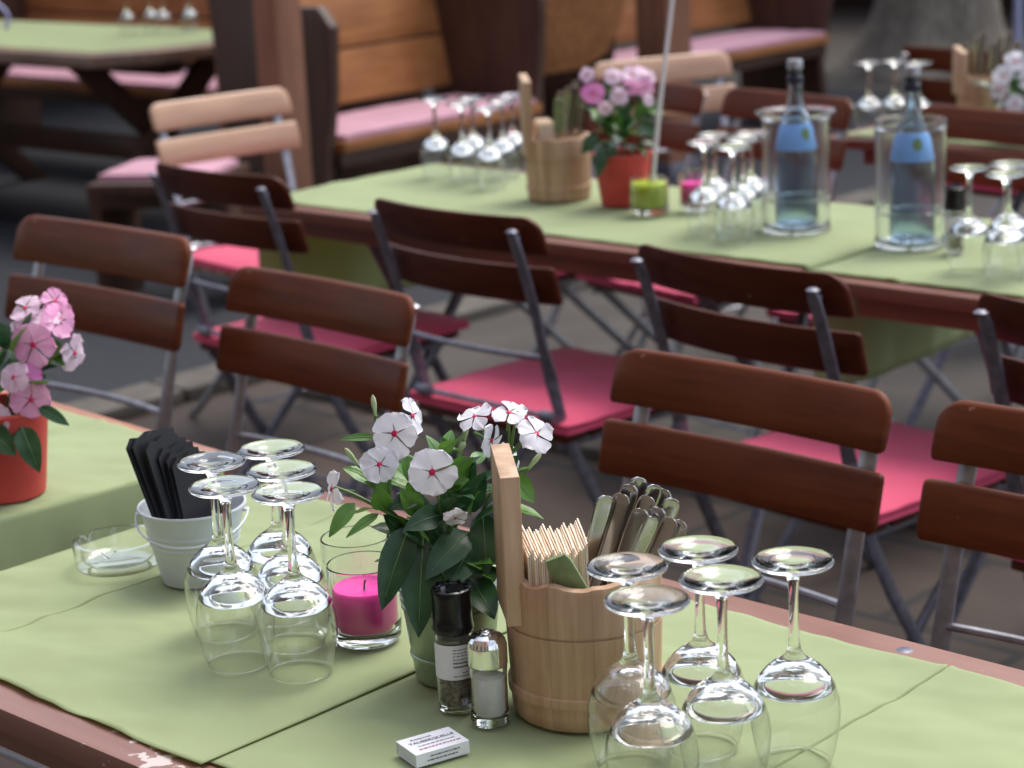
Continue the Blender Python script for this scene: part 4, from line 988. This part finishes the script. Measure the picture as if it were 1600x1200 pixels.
# ------------------------------------------------------------------ wine coolers with water bottles
def cooler(loc, flange, label, H=.226):
    t = thing('wine_cooler', loc, 0, label, 'wine cooler', 'clear wine coolers'); r = .0635
    b = MB(); b.lathe([(0, .005), (r - .009, .005), (r - .004, .010), (r - .0028, H - .005), (flange - .002, H - .001), (flange, H), (flange + .001, H - .0016), (flange, H - .004), (r + .002, H - .008), (r, H - .014), (r - .001, .02), (r + .001, .006), (r, 0), (0, 0)], 64, sup=.0008)
    b.build('wall', M['acrylic'], t, smooth=40)
    b = MB(); b.lathe([(r - .001, .060), (r + .0012, .061), (r + .0012, .064), (r - .001, .065)], 56); b.build('ring', M['acrylic'], t, smooth=40)
    return t
def bottle(loc, rz, label):
    t = thing('water_bottle', loc, rz, label, 'bottle', 'water bottles in the coolers'); R = .041
    sh = [(R, .012), (R, .110), (.0405, .135), (.036, .165), (.028, .195), (.0195, .222), (.0148, .245), (.0134, .265), (.0132, .300)]
    outer = [(0, .006), (.022, .003), (.034, 0), (.039, .003)] + sh
    inner = [(r - .0028, z) for r, z in reversed(sh)] + [(.034, .012), (0, .014)]
    b = MB(); b.lathe(outer + [(.0125, .3015)] + inner, 44); b.build('bottle', M['bottle'], t, smooth=60, recalc=False)
    b = MB(); b.lathe([(.0138, .272), (.0150, .273), (.0152, .285), (.0138, .286)], 30); b.build('neck_band', M['cap_blue'], t)
    b = MB(); b.lathe([(.0138, .298), (.0149, .299), (.0150, .313), (.0140, .3155), (0, .3155)], 30); b.build('screw_cap', M['metal'], t)
    b = MB(); n = 40; vs = []
    for i in range(n + 1):
        a = -1.9 + 3.8 * i / n; f = 1.0
        for z, q in ((.150, .0391), (.160, .0374), (.172, .0345), (.186, .0313 + .0006), (.200, .0269)): vs.append(((q + .0007) * cos(a), (q + .0007) * sin(a), z - .012 * sin(a) * 0))
    b.add(vs, [(5 * i + j, 5 * i + 5 + j, 5 * i + 6 + j, 5 * i + 1 + j) for i in range(n) for j in range(4)]); lb = b.build('label', M['label_blue'], t, recalc=False)
    b = MB(); vs = []
    for i in range(13):
        for j in range(7):
            u = i / 6 - 1; v = j / 3 - 1; a = .35 + u * .26; z = .181 + v * .011; k = (z - .172) / .014; q = .0352 - .0032 * k
            vs.append(((q + .0012) * cos(a), (q + .0012) * sin(a), z))
    fs = [(i * 7 + j, i * 7 + 7 + j, i * 7 + 8 + j, i * 7 + 1 + j) for i in range(12) for j in range(6) if ((i + .5) / 6 - 1) ** 2 + ((j + .5) / 3 - 1) ** 2 < 1]
    b.add(vs, fs); b.build('emblem', M['label_green'], lb, recalc=False)
    return t
C1 = (-2.343, 3.267, TOP + .0015); C2 = (-2.081, 3.25, TOP + .0015)
cooler(C1, .0755, 'left clear acrylic wine cooler, the one with a wide flat rim')
cooler(C2, .0645, 'clear acrylic wine cooler with a narrow rim, right one beside the pepper mill')
WB = bottle((C1[0], C1[1], C1[2] + .0055), FACE + .1, 'water bottle with a blue label inside the left wide rimmed cooler')
dup(WB, (C2[0] + .004, C2[1], C2[2] + .0055), FACE - .25, 'water bottle with a blue label inside the right narrow rimmed cooler', 'water bottles in the coolers')

# thin rod on a splayed wire foot
RB = Vector((-2.705, 3.285, TOP + .002)); t = thing('table_rod', RB, 0, 'tall thin white rod on a splayed wire foot behind the lime green candle', 'rod')
b = MB(); b.tube([L3(0, .078, 0), L3(.014, .20, 0), L3(.066, .55, 0), L3(.118, .85, 0)], [.004, .0042, .0042, .003], 10); b.build('rod', M['cord'], t)
b = MB()
for (u, d) in ((-.026, .02), (.030, .01), (.0, -.035)): b.tube([L3(0, .082, 0), L3(u * .25, .055, d * .3), L3(u, .001, d)], .0022, 8)
b.build('wire_foot', M['cord'], t)

# ------------------------------------------------------------------ benches, posts, rustic table at the back
def bench(name, label, loc, rz, length, label_c, back=True, ends=(True, True), seat_d=.46, n_back=3):
    """long bench, local x along its length, sitter faces -y"""
    t = thing(name, loc, rz, label, 'bench', 'timber benches')
    hl = length / 2
    b = MB()
    for i in range(3): b.box((0, -.02 - seat_d / 2 + .155 * (i - 1), .425), (length - .09, .145, .04))
    b.build('seat', M['bench_x'] if back else M['old_wood'], t, bevel=.006)
    b = MB(); b.box((0, -seat_d + .02, .375), (length - .09, .03, .055)); b.build('front_rail', M['old_wood'], t, bevel=.005)
    if back:
        for i in range(n_back):
            b = MB(); y = .035 + .045 * i; z = .60 + .215 * i
            T = Matrix.Translation((0, y, z)) @ Matrix.Rotation(R_(-11), 4, 'X'); b.box((0, 0, 0), (length - .09, .034, .208), T=T)
            b.build('back_plank', M['bench_x'], t, bevel=.008)
    for s, on in zip((-1, 1), ends):
        b = MB()
        if on and back:
            poly = [(-seat_d + .01, 0), (-seat_d + .05, .30), (-seat_d - .01, .62), (-seat_d - .03, .86), (-seat_d + .03, .93), (-.12, .93), (.0, 1.18), (.17, 1.18), (.12, .6), (.06, 0)]
        else: poly = [(-seat_d + .04, 0), (-seat_d + .02, .404), (.02, .404), (0, 0)]
        b.prism(poly, s * hl - s * .045, s * hl, 'yz'); b.build('end_panel', M['old_wood'], t, bevel=.008)
    if label_c:
        c = cushion_mesh(length - .12, seat_d - .03, .034, None, sag=-.006).build('bench_cushion', M['mauve'], smooth=60)
        cr, sr = cos(rz), sin(rz); yy = -seat_d / 2 - .02
        c.location = (loc[0] - sr * yy, loc[1] + cr * yy, .4455); c.rotation_euler = (0, 0, rz); tag(c, label_c, 'cushion', 'mauve bench cushions')
    return t
# sitter faces world +X  ->  local -y = +X  ->  rz = 90 deg
bench('high_backed_bench', 'high backed timber bench with a mauve cushion behind the upturned glasses', (-6.20, 5.71, 0), R_(93), 1.22, 'mauve cushion on the high backed bench behind the upturned glasses', n_back=3)
bench('high_backed_bench', 'farther timber bench with a mauve cushion behind the single post, upper right of centre', (-6.62, 8.05, 0), R_(91), 1.75, 'mauve cushion on the farther bench behind the single post', n_back=3)
bench('high_backed_bench', 'timber bench with a plank back behind the rustic trestle table, far left', (-8.1, 6.42, 0), R_(0), 2.9, 'mauve cushion on the bench behind the rustic trestle table', n_back=3)
bench('plain_bench', 'low backless bench at the near end of the rustic trestle table', (-5.816, 4.559, 0), R_(30), .50, 'mauve cushion on the low backless bench beside the pale chair', back=False, seat_d=.34)
bench('plain_bench', 'low backless bench in front of the rustic trestle table at the far left', (-8.85, 4.98, 0), R_(0), 2.2, 'mauve cushion on the low bench in front of the rustic trestle table', back=False, seat_d=.34)

# curved wing board closing the first bench on its far side
t = thing('bench_screen', (-5.98, 6.78, 0), 0, 'brown plank screen with a rounded lower corner right of the high backed bench', 'screen')
b = MB(); b.prism([(-.30, .52), (-.24, .50), (.02, .52), (.13, .58), (.20, .70), (.23, .86), (.24, 1.30), (-.30, 1.30)], -.02, .02, 'xz', T=Matrix.Rotation(R_(62), 4, 'Z')); b.build('board', M['bench_x'], t, bevel=.008)
b = MB(); b.box((-.10, -.18, .65), (.07, .07, 1.30)); b.build('stake', M['old_wood'], t, bevel=.008)

def post(x, y, s, h, label, rz=0):
    t = thing('timber_post', (x, y, 0), rz, label, 'post', 'timber posts of the shelter')
    b = MB(); b.box((0, 0, .04 + h / 2), (s, s, h - .08)); b.build('shaft', M['post'], t, bevel=.008)
    b = MB(); b.box((0, 0, .04), (s + .03, s + .03, .08)); b.build('foot', M['metal_dark'], t, bevel=.004)
post(-6.40, 5.28, .12, 2.5, 'square timber post beside the pale chair, left one of the close pair')
post(-5.70, 4.90, .12, 2.5, 'right one of the close pair of timber posts, touching the high backed bench')
post(-5.85, 7.20, .17, 2.5, 'single square timber post between the two benches, behind the white rod')
post(-11.5, 5.0, .14, 2.5, 'timber post at the far left of the shelter')

# shelter roof carried by the posts: throws the benches into shade
t = thing('shelter_roof', (-9.0, 9.0, 2.5), 0, 'dark boarded shelter roof over the benches, above the picture', 'roof')
b = MB(); b.box((-2.6, .6, .14), (3.2, 10.6, .05)); b.build('boarding', M['old_wood'], t)
b = MB()
for x in (2.4, -.5, -2.6): b.box((x, .6, .0575), (.12, 10.4, .115))
b.build('beam', M['old_wood'], t, bevel=.006)
# dark walls added at the back to make the background dark
t = thing('backdrop_wall', (-12.6, 8.0, 0), 0, 'dark wall added at the back left to keep the background dark', 'wall')
b = MB(); b.box((0, .8, 1.5), (.16, 14, 3.0)); b.build('boarding', M['backdrop'], t)
t = thing('backdrop_wall', (-7.5, 14.6, 0), 0, 'dark wall added across the back of the yard to keep it dark', 'wall')
b = MB(); b.box((1.5, 0, 1.6), (14, .16, 3.2)); b.build('boarding', M['backdrop'], t)

# rustic trestle table: thick top with clipped corners, crossed legs
t = thing('rustic_table', (-7.75, 5.36, 0), 0, 'rustic trestle table with a thick plank top and crossed legs, far left', 'table')
hx, hy = 1.12, .47
poly = [(-hx, -hy), (hx - .16, -hy), (hx - .02, -hy + .22), (hx, .0), (hx - .06, hy - .1), (hx - .22, hy), (-hx, hy)]
b = MB(); b.prism(poly, .695, .745, 'xy'); b.build('tabletop', M['rustic'], t, bevel=.008)
b = MB(); b.box((0, 0, .655), (1.7, .10, .078)); b.build('spine', M['old_wood'], t, bevel=.006)
for s in (-1, 1):
    for k in (-1, 1):
        b = MB(); x = s * .72 + k * .032
        b.loft([[(x + q * .03, k * yy + w_ * .065, z) for q, w_ in ((-1, -1), (1, -1), (1, 1), (-1, 1))] for yy, z in ((-.40, 0), (.33, .694))]); b.build('crossed_leg', M['old_wood'], t, bevel=.005)
b = MB(); b.box((0, 0, .30), (1.38, .05, .10)); b.build('stretcher', M['old_wood'], t, bevel=.005)
b = MB(); cp = [(-1.10, -.36), (hx - .24, -.40), (hx - .14, -.22), (hx - .10, .02), (hx - .16, .34), (hx - .3, .42), (-1.10, .42)]
b.prism([(x, y) for x, y in cp], .746, .7485, 'xy'); o = b.build('tablecloth', M['cloth'], loc=(-7.75, 5.36, 0)); tag(o, 'green cloth on the rustic trestle table at the far left', 'tablecloth', 'green tablecloths')
GR = 'upturned glasses on the rustic table'
for (x, y), l in zip([(-7.36, 5.50), (-7.33, 5.60), (-7.22, 5.58), (-7.20, 5.70), (-7.14, 5.66)],
                     ['leftmost upturned glass on the rustic table at the far left', 'second upturned glass from the left on the rustic table', 'middle upturned glass on the rustic table', 'second upturned glass from the right on the rustic table', 'rightmost upturned glass on the rustic table, nearest the post']): put_glass(x, y, l, GR)

# swan-neck pipe entering at the left edge
t = thing('garden_tap', (-6.42, 4.16, 0), 0, 'pale blue swan neck pipe with a white tip at the upper left corner', 'tap')
b = MB(); b.tube([tuple(L3(-.06, 0, 0)), tuple(L3(-.06, .4, 0)), tuple(L3(-.06, .8, 0))] + [tuple(L3(u, v, 0)) for u, v in ((-.05, .93), (-.02, .99), (.012, 1.01), (.035, 1.03), (.07, 1.015), (.10, .99), (.112, .965), (.108, .945))], .0065, 12); b.build('pipe', M['blue_pole'], t)
b = MB(); b.tube([L3(.109, .950, 0), L3(.104, .937, 0), L3(.094, .926, 0)], [.0085, .0105, .008], 12); b.build('tip', M['white_paint'], t)

# tree trunk with flared roots
t = thing('tree', (-6.98, 11.2, 0), 0, 'thick grey brown tree trunk with flared roots at the top right', 'tree')
b = MB(); rings = []
for i in range(26):
    z = 3.4 * (i / 25) ** 1.3; fl = .60 * math.exp(-z / .16) * .35 + .30 + .05 * math.exp(-z / .6)
    rings.append([((fl + .11 * math.exp(-z / .22) * cos(5 * a + .6) + .018 * sin(9 * a + z * 2) + .03 * noise.noise((cos(a) * 2, sin(a) * 2, z * 2))) * cos(a), (fl + .11 * math.exp(-z / .22) * cos(5 * a + .6) + .018 * sin(9 * a + z * 2) + .03 * noise.noise((cos(a) * 2, sin(a) * 2, z * 2))) * sin(a), z) for a in [2 * pi * k / 48 for k in range(48)]])
b.loft(rings); b.build('trunk', M['bark'], t, smooth=60)
b = MB(); rnd = random.Random(12)
for q in range(7):
    a = q * .9; P = [Vector((0, 0, 3.1)), Vector((cos(a) * .6, sin(a) * .6, 3.9)), Vector((cos(a) * 1.5, sin(a) * 1.5, 4.7 + .3 * (q % 3)))]; b.tube(P, [.16, .10, .04], 10)
b.build('limbs', M['bark'], t)
b = MB()
for i in range(2600):
    a = rnd.uniform(0, 2 * pi); q = 2.3 * sqrt(rnd.random()); z = 5.2 + rnd.gauss(0, .7) - .12 * q * q; c = Vector((q * cos(a), q * sin(a), z)); s_ = rnd.uniform(.08, .17)
    d1 = Vector([rnd.uniform(-1, 1) for _ in range(3)]).normalized(); d2 = d1.orthogonal().normalized()
    b.add([c - d1 * s_, c - d2 * s_ * .5, c + d1 * s_, c + d2 * s_ * .5], [(0, 1, 2, 3)])
b.build('crown', M['leaf_dark'], t, smooth=0, recalc=False)
# pale pole at the right edge
t = thing('parasol_pole', (-5.95, 10.35, 0), 0, 'pale blue metal pole at the top right corner', 'pole')
b = MB(); b.tube([(0, 0, .06), (0, 0, 2.6)], .024, 14); b.build('tube', M['blue_pole'], t)
b = MB(); b.lathe([(0, 0), (.22, 0), (.22, .04), (.05, .06), (.04, .12), (0, .12)], 24); b.build('base', M['slab'], t)

# facade added out of view behind the camera, to darken surfaces facing it
t = thing('added_facade', (-1.5, -5.6, 0), 0, 'facade added behind the viewer to darken what faces it, outside the picture', 'added_facade')
b = MB(); b.box((0, 0, 4.2), (19, .3, 8.4)); b.build('wall', plain('ochre_plaster', (.20, .16, .11), .9, var=.15, scale=3), t)
for i in range(6):
    for k in range(2):
        b = MB(); b.box((-7.6 + i * 3.05, .20, 1.7 + k * 3.1), (1.1, .10, 1.6)); fr = b.build('window', M['old_wood'], t)
        b = MB(); b.box((-7.6 + i * 3.05, .262, 1.7 + k * 3.1), (.92, .02, 1.42)); b.build('pane', plain('dark_pane', (.02, .022, .026), .06), fr)
b = MB(); b.prism([(-9.9, 8.4), (9.9, 8.4), (9.2, 10.2), (-9.2, 10.2)], -.9, .5, 'xz'); b.build('roof', M['terracotta'], t)

# a few dry leaves lying on the paving
lf = None
for x, y, a, l in ((-2.240, 3.740, .4, 'yellow dry leaf on the brown paving at the right behind the chair legs'), (-3.247, 3.821, 2.1, 'dry leaf on the brown paving right of the white flowers')):
    if lf is None:
        b = MB(); leaf(b, (-.03, 0, .012), (.035, .004, .014), .042, droop=.3, hint=Vector((0, 0, 1)))
        lf = o = b.build('fallen_leaf', [plain('dry_leaf', (.42, .26, .06), .7, var=.3, scale=60)] * 2, smooth=80, recalc=False)
    else: o = lf.copy(); scene.collection.objects.link(o)
    o.location = (x, y, 0); o.rotation_euler = (0, 0, a); tag(o, l, 'leaf', 'dry leaves on the ground')
